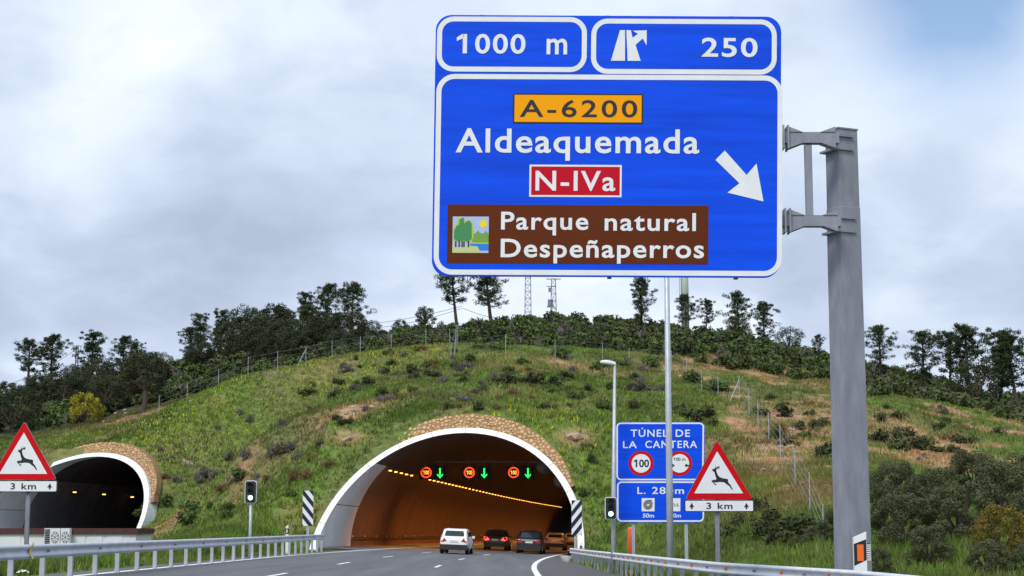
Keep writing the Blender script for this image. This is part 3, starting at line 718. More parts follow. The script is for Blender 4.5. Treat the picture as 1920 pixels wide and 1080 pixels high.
mbs = MB(); n_ = len(sp_[0]); mbs.add([TS.w(*zq(*p), .010) for p in sp_[0]+sp_[1]], [(i, i+1, n_+i+1, n_+i) for i in range(n_-1)])
build('hose_symbol', mbs, M['black'], tp); build('hose_symbol', TS.poly(MB(), [zq(*p) for p in R4(418, 774, 454, 780)], .010), M['black'], tp)
tt('S.O.S.', 604, 806, 702, 834, M['black'], .03, 1.0); tt('50m', 368, 898, 472, 936, W_, .03, 1.0); tt('100m', 590, 898, 718, 936, W_, .03, 1.0)
for x in (283, 770):
    p = P(*zq(x, 985), DT); hz = float(H(p.x, DT+.15)); build('post', MB().box((p.x, DT+.12, (hz-.3+a_.z-.2)/2), (.14, .09, a_.z-.2-hz+.3)), M['galv'], ts)
# ------------------------------------------------------------------ lamp posts
p = P(1257, 1045, 54); hz = float(H(p.x, p.y))
lp = empty('tall_lamp_post', (p.x, p.y, hz)); tag(lp, 'tall grey lamp post standing in front of the blue tunnel name sign', 'lamp post')
zt2 = P(1250, 300, 54).z
build('pole', MB().tube([(p.x, p.y, hz-.3), (p.x, p.y, hz+3), (p.x, p.y, zt2)], [.115, .105, .07], 14), M['galv'], lp, True)
build('arm', MB().tube([(p.x, p.y, zt2-.05), (p.x-.5, p.y, zt2+.15), (p.x-1.4, p.y, zt2+.25)], [.045, .04, .035], 8), M['galv'], lp)
build('lamp_head', MB().add(*(lambda c: ([(c[0]+a, c[1]+b, c[2]+d) for a, b, d in [(-.35, -.13, 0), (.35, -.13, 0), (.35, .13, 0), (-.35, .13, 0), (-.25, -.08, .12), (.3, -.08, .1), (.3, .08, .1), (-.25, .08, .12)]], [(3, 2, 1, 0), (4, 5, 6, 7), (0, 1, 5, 4), (1, 2, 6, 5), (2, 3, 7, 6), (3, 0, 4, 7)]))((p.x-1.7, p.y, zt2+.22))), M['galv'], lp)
p = P(1150, 1040, 71); hz = float(H(p.x, p.y)); q = P(1154, 684, 71)
sp2 = empty('small_lamp_post', (p.x, p.y, hz)); tag(sp2, 'slim lamp post with one white lantern beside the tunnel name sign', 'lamp post')
build('pole', MB().tube([(p.x, p.y, hz-.3), (p.x+.02, p.y, hz+2.5), (q.x-.03, p.y, q.z+.12)], [.11, .10, .055], 12), M['galv'], sp2, True)
e = P(1125, 680, 71); hx = (q.x+e.x)/2; hl = q.x-e.x
hd = MB(); rows = []
for k, (t, wv, hh) in enumerate(((0, .04, .03), (.12, .13, .09), (.45, .17, .13), (.8, .13, .12), (1, .06, .08))):
    x = e.x+hl*t; zc = e.z-.10*t+.02
    rows.append([(x, 71-wv, zc), (x, 71-wv*.7, zc+hh), (x, 71+wv*.7, zc+hh), (x, 71+wv, zc), (x, 71+wv*.6, zc-.05), (x, 71-wv*.6, zc-.05)])
hd.add([v for r in rows for v in r], [(6*i+k, 6*i+(k+1) % 6, 6*i+6+(k+1) % 6, 6*i+6+k) for i in range(4) for k in range(6)]+[(0, 1, 2, 3, 4, 5), tuple(29-k for k in range(6))])
build('lantern', hd, M['acwhite'], sp2, True)
# ------------------------------------------------------------------ traffic lights
def traffic_light(px, ptop, pbot, D, pole, label, halfw):
    t = P(px, ptop, D); b = P(px, pbot, D); z0 = float(H(t.x, D)); root = empty('traffic_light', (t.x, D, z0)); tag(root, label, 'traffic light')
    q = [(px-halfw, ptop), (px+halfw, ptop), (px+halfw, pbot), (px-halfw, pbot)]
    Fc = Face(q, P(*q[0], D), P(*q[1], D), P(*q[3], D)); Fc.ex = Vector((Fc.ex.x, 0, 0)); Fc.ey = Vector((0, 0, Fc.ey.z)); Fc.n = Vector((0, -1, 0))
    hgt = pbot-ptop
    build('backboard', Fc.slab(MB(), rrect(px-halfw, ptop, px+halfw, pbot, 4.5), -.04, 0), M['white'], root)
    hs = build('housing', Fc.slab(MB(), rrect(px-halfw+1.3, ptop+1.3, px+halfw-1.3, pbot-1.3, 3.5), -.1, .05), M['dark'], root)
    for k in range(3):
        cy = ptop+hgt*(.22+.265*k); c = Fc.w(px, cy, .05); r = .105
        build('lens', Fc.poly(MB(), circ(px, cy, r*3200/D*.92, 20), .054), M['greenlight'] if k == 2 else M['black'], hs)
        vs_ = []; n = 14
        for j in range(n+1):
            an = math.pi*(j/n)*1.1-.05*math.pi
            for dd in (0, .2): vs_.append((c.x+r*1.12*math.cos(an), c.y-dd*(.4+.6*math.sin(max(0, min(math.pi, an)))), c.z+r*1.12*math.sin(an)))
        build('visor', MB().add(vs_, [(2*j, 2*j+1, 2*j+3, 2*j+2) for j in range(n)]), M['dark'], hs)
    if pole: build('pole', MB().tube([(t.x, D+.08, z0-.3), (t.x, D+.08, b.z+.4)], .062, 12), M['galv'], root, True)
    else: build('bracket', MB().box((t.x+.11, D+.06, (t.z+b.z)/2), (.2, .06, .5)), M['galv'], root)
traffic_light(470.5, 901, 944, 72, True, 'green traffic light on a grey pole behind the left guardrail', 11)
traffic_light(1145, 932, 974, 70.6, False, 'green traffic light fixed to the slim lamp post', 11)
# ------------------------------------------------------------------ chevron panels
def chevron(x0, y0, x1, y1, D, lean, postx, label, mirror):
    c = P((x0+x1)/2, y1, D); z0 = float(H(c.x, D)); root = empty('striped_marker', (c.x, D, z0)); tag(root, label, 'marker panel')
    q = [(x0, y0), (x1, y0), (x1, y1), (x0, y1)]; Fc = Face(q, P(*q[0], D), P(*q[1], D), P(*q[3], D)); Fc.ex = Vector((Fc.ex.x, 0, 0)); Fc.ey = Vector((0, 0, Fc.ey.z)); Fc.n = Vector((0, -1, 0))
    pn = build('panel', Fc.slab(MB(), q, -.04, 0), M['white'], root); w_, h_ = x1-x0, y1-y0; st = h_/3.
    for k in range(-1, 4):
        ya = y0+k*st-st*.15; l = [(0, ya), (1, ya+w_*1.25), (1, ya+w_*1.25+st*.5), (0, ya+st*.5)]
        # clip to the panel
        def clip(poly, lim, lo):
            o = []
            for i in range(len(poly)):
                a, b = poly[i-1], poly[i]; ia, ib = ((a[1] >= lim) == lo or a[1] == lim), ((b[1] >= lim) == lo or b[1] == lim)
                if ia != ib: t = (lim-a[1])/(b[1]-a[1]); o.append((a[0]+(b[0]-a[0])*t, lim))
                if ib: o.append(b)
            return o
        l = clip(clip(l, y0, True), y1, False)
        if len(l) < 3: continue
        pts = [((x1-u*w_) if mirror else (x0+u*w_), v) for u, v in l]
        build('black_stripe', Fc.poly(MB(), pts if not mirror else pts[::-1], .005), M['stripe'], pn)
    p = P(postx, y1, D); hz = float(H(p.x, D+.1))
    build('post', MB().box((p.x, D+.08, (hz-.3+p.z+.6)/2), (.16, .1, p.z+.6-hz+.3)), M['galv'], root)
M['stripe'] = mat('stripe_navy_black', (.008, .010, .035), .5)
chevron(568, 920, 588, 986, 104, 0, 577, 'black and white striped marker panel at the left end of the guardrail', False)
chevron(1071.5, 938, 1091, 1004, 108, 0, 1079, 'black and white striped marker panel before the right foot of the tunnel', True)
# small delineators
def small_del(px, pt, D, hh, refl, label):
    c = P(px, pt, D); z0 = float(H(c.x, D)); root = empty('delineator_post', (c.x, D, z0)); tag(root, label, 'delineator'); t = c.z
    build('body', MB().add([(c.x+i*.07, D+j*.05, z) for z in (z0-.2,) for i, j in ((-1, -1), (1, -1), (1, 1), (-1, 1))]+[(c.x-.07, D-.05, t-.08), (c.x+.07, D-.05, t), (c.x+.07, D+.05, t), (c.x-.07, D+.05, t-.08)], [(3, 2, 1, 0), (4, 5, 6, 7), (0, 1, 5, 4), (1, 2, 6, 5), (2, 3, 7, 6), (3, 0, 4, 7)]), M['white'], root)
    build('black_band', MB().box((c.x, D, t-.34), (.15, .11, .3)), M['black'], root)
    build('reflector', MB().box((c.x, D-.06, t-.34), (.06, .02, .18)), M['reflor'] if refl else M['white'], root)
small_del(538.5, 984, 93, 1, False, 'small black and white delineator behind the left guardrail')
small_del(1089.5, 1017, 97, 1, True, 'small delineator with orange reflector behind the right guardrail end')
# emergency phone
c = P(1185, 1042, 75); z0 = float(H(c.x, 75)); zt3 = P(1185, 988, 75).z
ph_ = empty('emergency_phone', (c.x, 75, z0)); tag(ph_, 'orange emergency phone post standing below the tunnel name sign', 'emergency phone')
build('body', MB().tube([(c.x, 75, z0-.2), (c.x, 75, zt3-.12), (c.x, 75, zt3-.03), (c.x, 75, zt3)], [.19, .19, .16, .08], 16), M['orange'], ph_, True)
build('blue_panel', MB().box((c.x+.02, 75-.19, (z0+zt3)/2), (.12, .03, (zt3-z0)*.62)), M['blue'], ph_)
v, f = text_mesh('SOS', .02, 1.1); a = v.min(0); b = v.max(0)
build('lettering', MB().add([(c.x+.02-.04+.08*(q[1]-a[1])/(b[1]-a[1]), 75-.209, (z0+zt3)/2+.35-.7*(q[0]-a[0])/(b[0]-a[0])) for q in v], f), M['white'], ph_)

# ------------------------------------------------------------------ guardrails
WP = [(.0, .155), (.035, .15), (.08, .115), (.08, .075), (.02, .03), (.02, -.03), (.08, -.075), (.08, -.115), (.035, -.15), (.0, -.155)]
def guardrail(path, m, side, label, spacing, refl=None, raise_=0.):
    root = empty('guardrail', path[0]); tag(root, label, 'guardrail')
    pts = [Vector(p) for p in path]; dense = []
    for i in range(len(pts)-1):
        n = max(1, int((pts[i+1]-pts[i]).length/1.)); dense += [pts[i].lerp(pts[i+1], k/n) for k in range(n)]
    dense.append(pts[-1])
    acc = 0; nextp = .5; k4 = 0; seg = [dense[0]]
    for i in range(1, len(dense)):
        seg.append(dense[i])
        if i % 4 == 0 or i == len(dense)-1:       # 4 m beam lengths, lapped
            build('beam', MB().sweep([(side*a, b-.155) for a, b in WP], seg), m, root, True); seg = [dense[i]]
    for i in range(1, len(dense)):
        d = (dense[i]-dense[i-1]).length
        while acc+d >= nextp:
            q = dense[i-1].lerp(dense[i], (nextp-acc)/d); gz = float(H(q.x-side*.1, q.y))
            rz = math.atan2(dense[i].y-dense[i-1].y, dense[i].x-dense[i-1].x)-math.pi/2
            build('post', MB().box((q.x-side*.075, q.y, (q.z-.04+gz-.3)/2), (.11, .10, q.z-.04-gz+.3), rz), M['galv'], root)
            k4 += 1
            if k4 % 2 == 0: build('bolt', MB().box((q.x+side*.05, q.y, q.z-.155), (.06, .05, .05), rz), M['galvdark'], root)
            if refl and k4 % 2 == 1:
                build('reflector', MB().add([(q.x+side*.03, q.y, q.z-.09), (q.x+side*.12, q.y, q.z-.155), (q.x+side*.03, q.y, q.z-.22), (q.x+side*.03, q.y+.03, q.z-.09), (q.x+side*.12, q.y+.03, q.z-.155), (q.x+side*.03, q.y+.03, q.z-.22)], [(0, 1, 2), (5, 4, 3), (0, 3, 4, 1), (1, 4, 5, 2), (2, 5, 3, 0)]), refl, root)
            nextp += spacing
        acc += d
    return root
lp_ = []
for y, x in ((6, -10.5), (20, -10.5), (35, -10.5), (60, -10.6), (80, -10.75), (92, -10.8), (99, -10.85)):
    lp_.append((x, y, float(zroad(x, y))+.80+.19*max(0, min(1, (y-36)/60))))
guardrail(lp_, M['rail'], 1, 'long galvanised guardrail with yellow tape beside the left edge line', 2.5)
rp_ = [(float(np.interp(y, RRX, RRV)), y, float(zroad(np.interp(y, RRX, RRV), y))+float(np.interp(y, RRX, RRZ))+.76) for y in (8, 20, 31, 34.5, 38, 41, 45, 48, 52, 65, 85, 100, 104)]
guardrail(rp_, M['railwhite'], -1, 'pale guardrail with orange reflectors beside the right-hand bay', 2.0, M['reflor'])
# yellow tape on the left rail
c = P(65, 1035, 37.6); tp_ = tag(build('yellow_tape', MB().sweep([(.10, .04), (.115, -.0), (.06, -.10), (.06, -.2), (.115, -.30), (.06, -.37)], [(-10.5, 37.4, float(zroad(-10.5, 37.4))+.81), (-10.5, 37.52, float(zroad(-10.5, 37.5))+.81)]), M['yellow']), 'strip of yellow tape tied round the galvanised guardrail', 'tape')

# ------------------------------------------------------------------ service building with air conditioners
bx0, bx1, by0, by1 = -38., -22.9, 105., 109.5; bzt = P(200, 992, 105).z
sb_ = empty('service_building', (bx1, by0, -.9)); tag(sb_, 'low white service building with maroon parapet before the dark tunnel', 'building')
build('wall', MB().box(((bx0+bx1)/2, (by0+by1)/2, (bzt-1.2)/2-.2), (bx1-bx0, by1-by0, bzt+1.0)), M['bwall'], sb_)
build('parapet', MB().box(((bx0+bx1)/2, (by0+by1)/2, bzt-.12), (bx1-bx0+.3, by1-by0+.3, .34)), M['maroon'], sb_)
for px in (14, 146, 178, 215):
    x = P(px, 1015, 105).x; build('wall_panel', MB().box((x, by0-.02, .3), (.9 if px > 20 else 1.6, .03, 1.6)), M['bwall'], sb_)
for k in range(7):
    x = bx1-.6-k*2.1; build('rivet', MB().box((x, by0-.16, bzt-.1), (.07, .03, .07)), M['dark'], sb_)
for i, (px0, px1) in enumerate(((84, 113), (114.5, 131))):
    xa, xb = P(px0, 1005, 104.4).x, P(px1, 1005, 104.4).x; zt4 = P(100, 992, 104.4).z; zc = zt4-.55
    ac = empty('air_conditioner', ((xa+xb)/2, 104.4, zc-.6)); tag(ac, 'white air conditioner with dark side grille on the service building' if i == 0 else 'narrower white air conditioner on the service building', 'air conditioner')
    xg = xa+(.36 if i == 0 else .04)
    build('casing', MB().box(((xa+xb)/2, 104.55, zc), (xb-xa, .5, 1.2)), M['acwhite'], ac)
    cxx = (xg+xb)/2; fr = MB(); n = 20
    fr.add([(cxx+.24*math.cos(2*math.pi*k/n), 104.29, zc+.05+.36*math.sin(2*math.pi*k/n)) for k in range(n)], [tuple(range(n))]); build('fan_opening', fr, M['galvdark'], ac)
    for k in range(4):
        t = math.pi*k/4; build('fan_blade', MB().add([(cxx+.22*math.cos(t+d)*s_, 104.28, zc+.05+.33*math.sin(t+d)*s_) for s_, d in ((1, -.12), (1, .12), (-1, -.12), (-1, .12))], [(0, 1, 2, 3)]), M['acwhite'], ac)
    if i == 0:
        for k in range(9): build('grille_slat', MB().box((xa+.18, 104.285, zc+.5-k*.115), (.3, .03, .07)), M['stripe'], ac)

# ------------------------------------------------------------------ cars
def car(name, L, Wd, Hh, y, lane, paint, tail, label, plate=True, suv=True):
    hw = Wd/2; z_s, z_b = .32, .92 if not suv else 1.0
    cx = lane+float(xoff(y)); g = float(xoff(y+.5)-xoff(y-.5))
    root = empty(name, (cx, y, float(zroad(cx, y))+.008)); root.rotation_euler = (0, math.atan(.04), -math.atan(g)); tag(root, label, 'car')
    st = [(-L/2, .80, z_b-.14, z_b-.13, .78), (-L/2+.05, .92, z_b-.02, z_b+.02, .88), (-L/2+.16, .97, z_b, z_b+.10, .80), (-L/2+.50, 1., z_b, Hh-.13, .74), (-L/2+.75, 1., z_b, Hh-.03, .74), (-L/2+1.5, 1., z_b, Hh, .76), (-L/2+2.3, 1., z_b-.02, Hh-.04, .75), (L/2-1.35, 1., z_b-.04, z_b+.03, .80), (L/2-.5, .96, z_b-.12, z_b-.08, .8), (L/2-.06, .86, z_b-.3, z_b-.26, .75), (L/2, .78, z_b-.4, z_b-.38, .7)]
    V = []; n = 12
    for (yy, ws, zb, zr, wr) in st:
        half = [(ws*.90*hw, z_s), (ws*hw, z_s+.18), (ws*hw, (z_s+zb)/2+.1), (ws*.97*hw, zb), (ws*(wr+.06)*hw, zr-.07*(zr-zb)), (ws*wr*.86*hw, zr)]
        V += [(x, yy, z) for x, z in half]+[(-x, yy, z) for x, z in half[::-1]]
    Fs = [(i*n+k, i*n+(k+1) % n, (i+1)*n+(k+1) % n, (i+1)*n+k) for i in range(len(st)-1) for k in range(n)]+[tuple(range(n))[::-1], tuple((len(st)-1)*n+k for k in range(n))]
    bm = MB().add(V, Fs); bd = build('body', bm, paint, root, True, True)
    md = bd.modifiers.new('edge', 'EDGE_SPLIT'); md.split_angle = R(38)
    # rear window sits on the hatch, slightly proud
    r0, r1 = st[2], st[3]
    def hatch(t, u, off=.015):
        yy = r0[0]+(r1[0]-r0[0])*t; z = r0[3]+(r1[3]-r0[3])*t; wv = (r0[4]+(r1[4]-r0[4])*t)*hw*.86
        return (u*wv, yy-off, z+off*.6)
    gl = MB(); rows = []
    for t, ws in ((.06, .99), (.5, 1.0), (.95, .93)):
        rows.append([hatch(t, u*ws, .02) for u in np.linspace(-1, 1, 7)])
    gl.add([v for r in rows for v in r], [(i*7+k, i*7+k+1, i*7+8+k, i*7+7+k) for i in range(2) for k in range(6)]); build('rear_window', gl, M['glass'], root, False, True)
    for sg in (-1, 1):
        sw = MB(); zb = z_b+.03; zr = Hh-.16
        pts = [(-L/2+.55, zb+.05), (-L/2+.85, zr), (-L/2+2.25, zr), (L/2-1.5, zb), (-L/2+.6, zb)]
        sw.add([(sg*hw*(.985 if z < zb+.1 else .845), yy, z) for yy, z in pts], [tuple(range(5)) if sg > 0 else tuple(range(5))[::-1]]); build('side_window', sw, M['glass'], root, False, True)
        # tail lamp
        tl_ = MB(); yb = -L/2-.01
        ring_ = [(.50, .03, -.20), (.86, .03, -.26), (1.0, .22, -.16), (.985, .30, .04), (.90, .12, .06), (.66, .05, .0)]
        tl_.add([(sg*hw*a, yb-.035+b, z_b+c_) for a, b, c_ in ring_]+[(sg*hw*a*.95, yb+.25+b, z_b+c_) for a, b, c_ in ring_], [tuple(range(6))]+[(k, (k+1) % 6, 6+(k+1) % 6, 6+k) for k in range(6)])
        build('tail_lamp', tl_, tail, root, False, True)
        build('mirror', MB().box((sg*(hw+.09), L/2-1.75, z_b+.08), (.2, .1, .16)), paint, root, False, True)
        for yy in (-L/2+.78, L/2-.85):
            x0, x1 = sg*(hw-.22), sg*(hw+.01)
            wh = build('wheel', MB().tube([(x0, yy, .335), (x0+sg*.03, yy, .335), (x1-sg*.03, yy, .335), (x1, yy, .335)], [.31, .335, .335, .31], 20), M['tyre'], root, False, True)
            build('rim', MB().tube([(x1-sg*.02, yy, .335), (x1+sg*.012, yy, .335)], [.22, .2], 14), M['chrome'], wh, False, True)
    build('bumper', MB().add(*(lambda: ([(x, yy, z) for yy in (-L/2-.06, -L/2+.5) for x, z in ((-hw*.93, .26), (hw*.93, .26), (hw*.97, .60), (-hw*.97, .60))], [(0, 1, 2, 3), (0, 4, 5, 1), (1, 5, 6, 2), (2, 6, 7, 3), (3, 7, 4, 0)]))()), M['dark'], root, False, True)
    build('number_plate', MB().box((0, -L/2-.02, z_b-.18), (.52, .03, .13)), M['plate'], root, False, True)
    build('roof_rail', MB().box((hw*.62, -.2, Hh+.0), (.04, 1.6, .05)), M['chrome'], root, False, True); build('roof_rail', MB().box((-hw*.62, -.2, Hh+.0), (.04, 1.6, .05)), M['chrome'], root, False, True)
    return root
def paint(n, c): return mat(n, c, .28, spec=.6)
car('crossover_car', 4.35, 1.82, 1.60, 111.5, -4.95, paint('white_paint', (.80, .81, .82)), M['tail'], 'white crossover entering the tunnel in the middle lane')
car('suv_car', 4.4, 1.84, 1.62, 138., -4.75, paint('dark_brown_paint', (.035, .03, .03)), M['tailon'], 'dark car with lit red tail lamps ahead of the white crossover')
car('suv_car', 4.5, 1.86, 1.66, 127., -1.2, paint('black_paint', (.012, .012, .014)), M['tail'], 'black car in the right lane inside the tunnel mouth')
car('hatchback_car', 4.2, 1.78, 1.50, 154., -1.1, paint('silver_paint', (.40, .38, .36)), M['tail'], 'pale car turned orange by the tunnel lamps, ahead of the black car')
car('hatchback_car', 4.2, 1.78, 1.50, 180., -1.0, paint('pale_paint', (.45, .43, .40)), M['tail'], 'farthest car in the tunnel, partly hidden by the striped marker panel')

# ------------------------------------------------------------------ lane displays in the tunnel
YB = 144.
gz_ = P(880, 876, YB).z
xl_, xr_ = P(760, 880, YB).x, P(1042, 880, YB).x
bmz = tag(build('display_beam', MB().box(((xl_+xr_)/2, YB+.35, gz_+.45), (xr_-xl_+1.2, .15, .15)), M['galvdark']), 'dark steel beam carrying the lane displays across the tunnel', 'beam')
for i, (cx, ax) in enumerate(((799, 825), (880, 908), (963, 990))):
    nm = ('over the left lane', 'over the middle lane', 'over the right lane')[i]
    c = P(cx, 886, YB); root = empty('speed_display', (c.x, YB, c.z)); tag(root, 'dark display showing a red ringed 100 '+nm, 'display')
    build('housing', MB().box((c.x, YB+.16, c.z), (1.15, .3, 1.15)), M['dark'], root)
    n = 28; rg = MB(); a = [(c.x+.46*math.cos(2*math.pi*k/n), YB-.0, c.z+.46*math.sin(2*math.pi*k/n)) for k in range(n)]; b = [(c.x+.35*math.cos(2*math.pi*k/n), YB-.0, c.z+.35*math.sin(2*math.pi*k/n)) for k in range(n)]
    rg.add(a+b, [(k, (k+1) % n, n+(k+1) % n, n+k) for k in range(n)]); build('red_ring', rg, M['ledred'], root)
    v, f = text_mesh('100', .03, 1.0); lo, hi = v.min(0), v.max(0)
    build('lettering', MB().add([(c.x-.25+.5*(q[0]-lo[0])/(hi[0]-lo[0]), YB-.002, c.z-.17+.34*(q[1]-lo[1])/(hi[1]-lo[1])) for q in v], f), M['ledamber'], root)
    build('hanger', MB().box((c.x, YB+.3, c.z+.62), (.1, .1, .5)), M['galvdark'], root)
    c = P(ax, 887, YB); root = empty('arrow_display', (c.x, YB, c.z)); tag(root, 'dark display showing a green down arrow '+nm, 'display')
    build('housing', MB().box((c.x, YB+.16, c.z), (1.05, .3, 1.15)), M['dark'], root)
    ar = [(-.07, .42), (.07, .42), (.07, -.2), (.22, -.06), (.27, -.14), (0, -.45), (-.27, -.14), (-.22, -.06), (-.07, -.2)]
    build('green_arrow', MB().add([(c.x+p_[0], YB-.0, c.z+p_[1]) for p_ in ar], [tuple(range(9))]), M['ledgreen'], root)
    build('hanger', MB().box((c.x, YB+.3, c.z+.62), (.1, .1, .5)), M['galvdark'], root)

# ------------------------------------------------------------------ fences
def fence(pts, h, label, wires=4, brace=()):
    g0 = [Vector((p.x, p.y, float(H(p.x, p.y)))) for p in pts]
    root = empty('wire_fence', g0[0]); tag(root, label, 'fence')
    for i, p in enumerate(g0):
        build('post', MB().tube([p-Vector((0, 0, .3)), p+Vector((0, 0, h))], .027, 6), M['galv'], root)
        if i in brace: build('brace', MB().tube([p+Vector((-.9, -.2, -.1)), p+Vector((0, 0, h*.85))], .035, 6), M['galv'], root)
    for k in range(wires):
        z = h*(.12+.84*k/(wires-1))
        build('wire', MB().tube([p+Vector((0, 0, z)) for p in g0], .008, 4, cap=False), M['galvdark'], root)
def gp(px, py, D):
    p = P(px, py, D); return p
fence([gp(x, 700, d) for x, d in ((300, 186), (352, 187), (410, 187), (465, 187), (520, 188), (573, 188), (622, 189), (675, 191), (733, 193), (798, 196), (843, 197))], 2.1, 'wire fence with thin posts along the crest of the flowering bank', brace=(5,))
fence([gp(843, 690, 172), gp(846, 690, 177), gp(849, 690, 182), gp(852, 690, 187), gp(855, 690, 192), gp(858, 690, 197)], 2.4, 'wire fence running up the slope above the lit tunnel', 6)
fence([gp(843, 690, 172), gp(948, 690, 174), gp(1041, 690, 176), gp(1130, 690, 178), gp(1180, 690, 179), gp(1259, 690, 180)], 2.2, 'wire fence crossing the slope below the dark scrub', brace=(5,))
fence([gp(1259, 700, 180), gp(1288, 720, 172), gp(1316, 740, 163), gp(1347, 765, 154), gp(1387, 780, 146), gp(1405, 790, 140), gp(1422, 815, 132), gp(1442, 840, 124), gp(1464, 880, 114), gp(1492, 950, 101), gp(1520, 1000, 88), gp(1545, 1040, 76)], 2.2, 'wire fence running down between the green slope and the stony field', 5, brace=(4,))

# ------------------------------------------------------------------ masts and lines on the ridge
def lattice(px, ptop, pbase, D, w0, label, extras):
    b = P(px, pbase, D); t = P(px, ptop, D); z0 = float(H(b.x, D))-.3; root = empty('lattice_mast', (b.x, D, z0)); tag(root, label, 'mast')
    n = max(6, int((t.z-z0)/1.0)); lg = []
    W = lambda k: w0*(1-.35*k/n)
    crn = lambda k: [Vector((b.x+i*W(k)/2, D+j*W(k)/2, z0+(t.z-z0)*k/n)) for i, j in ((-1, -1), (1, -1), (1, 1), (-1, 1))]
    for c in range(4): build('leg', MB().tube([crn(0)[c], crn(n)[c]], .05, 4), M['galvdark'], root)
    br = MB()
    for k in range(n):
        a, q = crn(k), crn(k+1)
        for c in range(4): br.tube([a[c], q[(c+1) % 4]], .028, 4); br.tube([q[c], q[(c+1) % 4]], .028, 4)
    build('bracing', br, M['galvdark'], root)
    for nm, dx, z, sz in extras: build(nm, MB().box((b.x+dx, D, t.z+z), sz), M['galvdark'], root)
    return root
lattice(990, 470, 602, 246, 1.0, 'square lattice mast beside the transformer mast on the ridge', [('antenna', .55, -1.5, (.2, .2, 1.8)), ('antenna', -.55, -2.2, (.2, .2, 1.6))])
lattice(1038, 523, 603, 246, .9, 'lattice mast carrying a transformer and crossarms on the ridge', [('crossarm', 0, -.02, (2.1, .12, .12)), ('crossarm', -.35, -1.1, (1.3, .1, .1)), ('transformer', -.45, -3.5, (.8, .6, .9)), ('switch_gear', -.5, -1.6, (.5, .3, .6)), ('platform', -.4, -4.1, (1.1, .7, .1))])
lattice(143, 648, 705, 262, .45, 'thin pylon with a forked head among the ridge pines', [('crossarm', 0, -.05, (1.7, .1, .1)), ('fork_arm', -.55, -.5, (.1, .1, .9)), ('fork_arm', .55, -.5, (.1, .1, .9)), ('fork_base', 0, -.95, (1.1, .1, .1))])
b = P(1285, 600, 262); t = P(1285, 440, 262)
mp = empty('pale_tower', (b.x, 262, float(H(b.x, 262)))); tag(mp, 'pale green round tower with a side ladder behind the ridge trees', 'tower')
build('shaft', MB().tube([(b.x, 262, b.z-3), (b.x, 262, t.z)], [.62, .5], 18), M['palegreen'], mp, True)
lad = MB()
for k in range(40): lad.box((b.x-.72, 261.9, b.z+k*.35), (.3, .05, .05))
lad.box((b.x-.86, 261.9, b.z+6.5), (.06, .06, 15)); lad.box((b.x-.60, 261.9, b.z+6.5), (.06, .06, 15)); build('ladder', lad, M['galvdark'], mp)
def cable(p0, p1, sag, label):
    pts = [p0.lerp(p1, k/12)-Vector((0, 0, sag*4*(k/12)*(1-k/12))) for k in range(13)]
    tag(build('power_line', MB().tube(pts, .03, 4), M['dark']), label, 'cable')
cable(P(640, 618, 256), P(866, 578, 250), .8, 'dark cable sagging to the tall ridge pines'); cable(P(640, 612, 257), P(866, 574, 251), .5, 'upper thin cable running to the tall ridge pines')
cable(P(868, 578, 250), P(985, 602, 247), .5, 'short cable dropping from the pines to the square lattice mast'); cable(P(-200, 712, 262), P(143, 655, 262), 4., 'cable running from the thin forked pylon')

# ------------------------------------------------------------------ vegetation
def leaf_tris(centers, radii, n_each, size, rng, shell=.5, flat=1., upbias=.0, thin=.45):
    """small leaf faces scattered through ellipsoid clumps"""
    C = np.repeat(np.asarray(centers, float), n_each, 0); Rr = np.repeat(np.asarray(radii, float), n_each, 0)
    n = len(C); d = rng.normal(size=(n, 3)); d /= np.linalg.norm(d, axis=1)[:, None]
    rad = (shell+(1-shell)*rng.random(n))**.6
    p = C+d*rad[:, None]*Rr*np.array([1, 1, flat])
    a = rng.normal(size=(n, 3)); a /= np.linalg.norm(a, axis=1)[:, None]; a[:, 2] += upbias; a /= np.linalg.norm(a, axis=1)[:, None]
    b = np.cross(a, d+.3*rng.normal(size=(n, 3))); b /= np.linalg.norm(b, axis=1)[:, None]+1e-9
    s = size*(.6+.8*rng.random(n))[:, None]
    V = np.stack([p-a*s*.5-b*s*thin*.5, p-a*s*.5*.2+b*s*thin, p+a*s*.8], 1).reshape(-1, 3)
    return V, np.arange(3*n).reshape(-1, 3)
def make_pine(seed, h, c0, spread, dens=1., lean=0.):
    rng = np.random.default_rng(seed); tr = MB(); n = 7
    bend = rng.normal(size=2)*.03*h
    ax = lambda t: Vector((bend[0]*math.sin(t*2.5)+lean*h*t*t, bend[1]*math.sin(t*2.2), h*t))
    tr.tube([ax(k/n*.97) for k in range(n+1)], [max(.02, .028*h*(1-.85*k/n)+.02) for k in range(n+1)], 7)
    cs = []; rs = []
    nl = int(30*dens)
    for i in range(nl):
        t = c0+(1-c0)*((i+.5)/nl)**.85; u = (t-c0)/(1-c0); prof = (.55+.9*u)*(1-u**3.0)+.10
        L = spread*h*prof*rng.uniform(.45, 1.3); an = i*2.4+rng.normal()*.4; up = .15+.55*u
        p0 = ax(t*.97); dv = Vector((math.cos(an), math.sin(an), up)); dv.normalize()
        p1 = p0+dv*L*.55; p2 = p0+dv*L+Vector((0, 0, .08*L)); tr.tube([p0, p1, p2], [.010*h*(1-.6*u)+.015, .02, .012], 5)
        for q in (.38, .58, .78, 1.0):
            if rng.random() < .8:
                c = p0.lerp(p2, q); cs.append((c.x+rng.normal()*.1*L, c.y+rng.normal()*.1*L, c.z+.05*h*rng.random())); r = h*rng.uniform(.03, .066)*(1.15-.3*u); rs.append((r*1.35, r*1.35, r*.8))
    c = ax(.98); cs.append(tuple(c)); rs.append((h*.06, h*.06, h*.06))
    V, Fx = leaf_tris(cs, rs, 54, .036*h, rng, .2, thin=.2)
    return tr, V, Fx
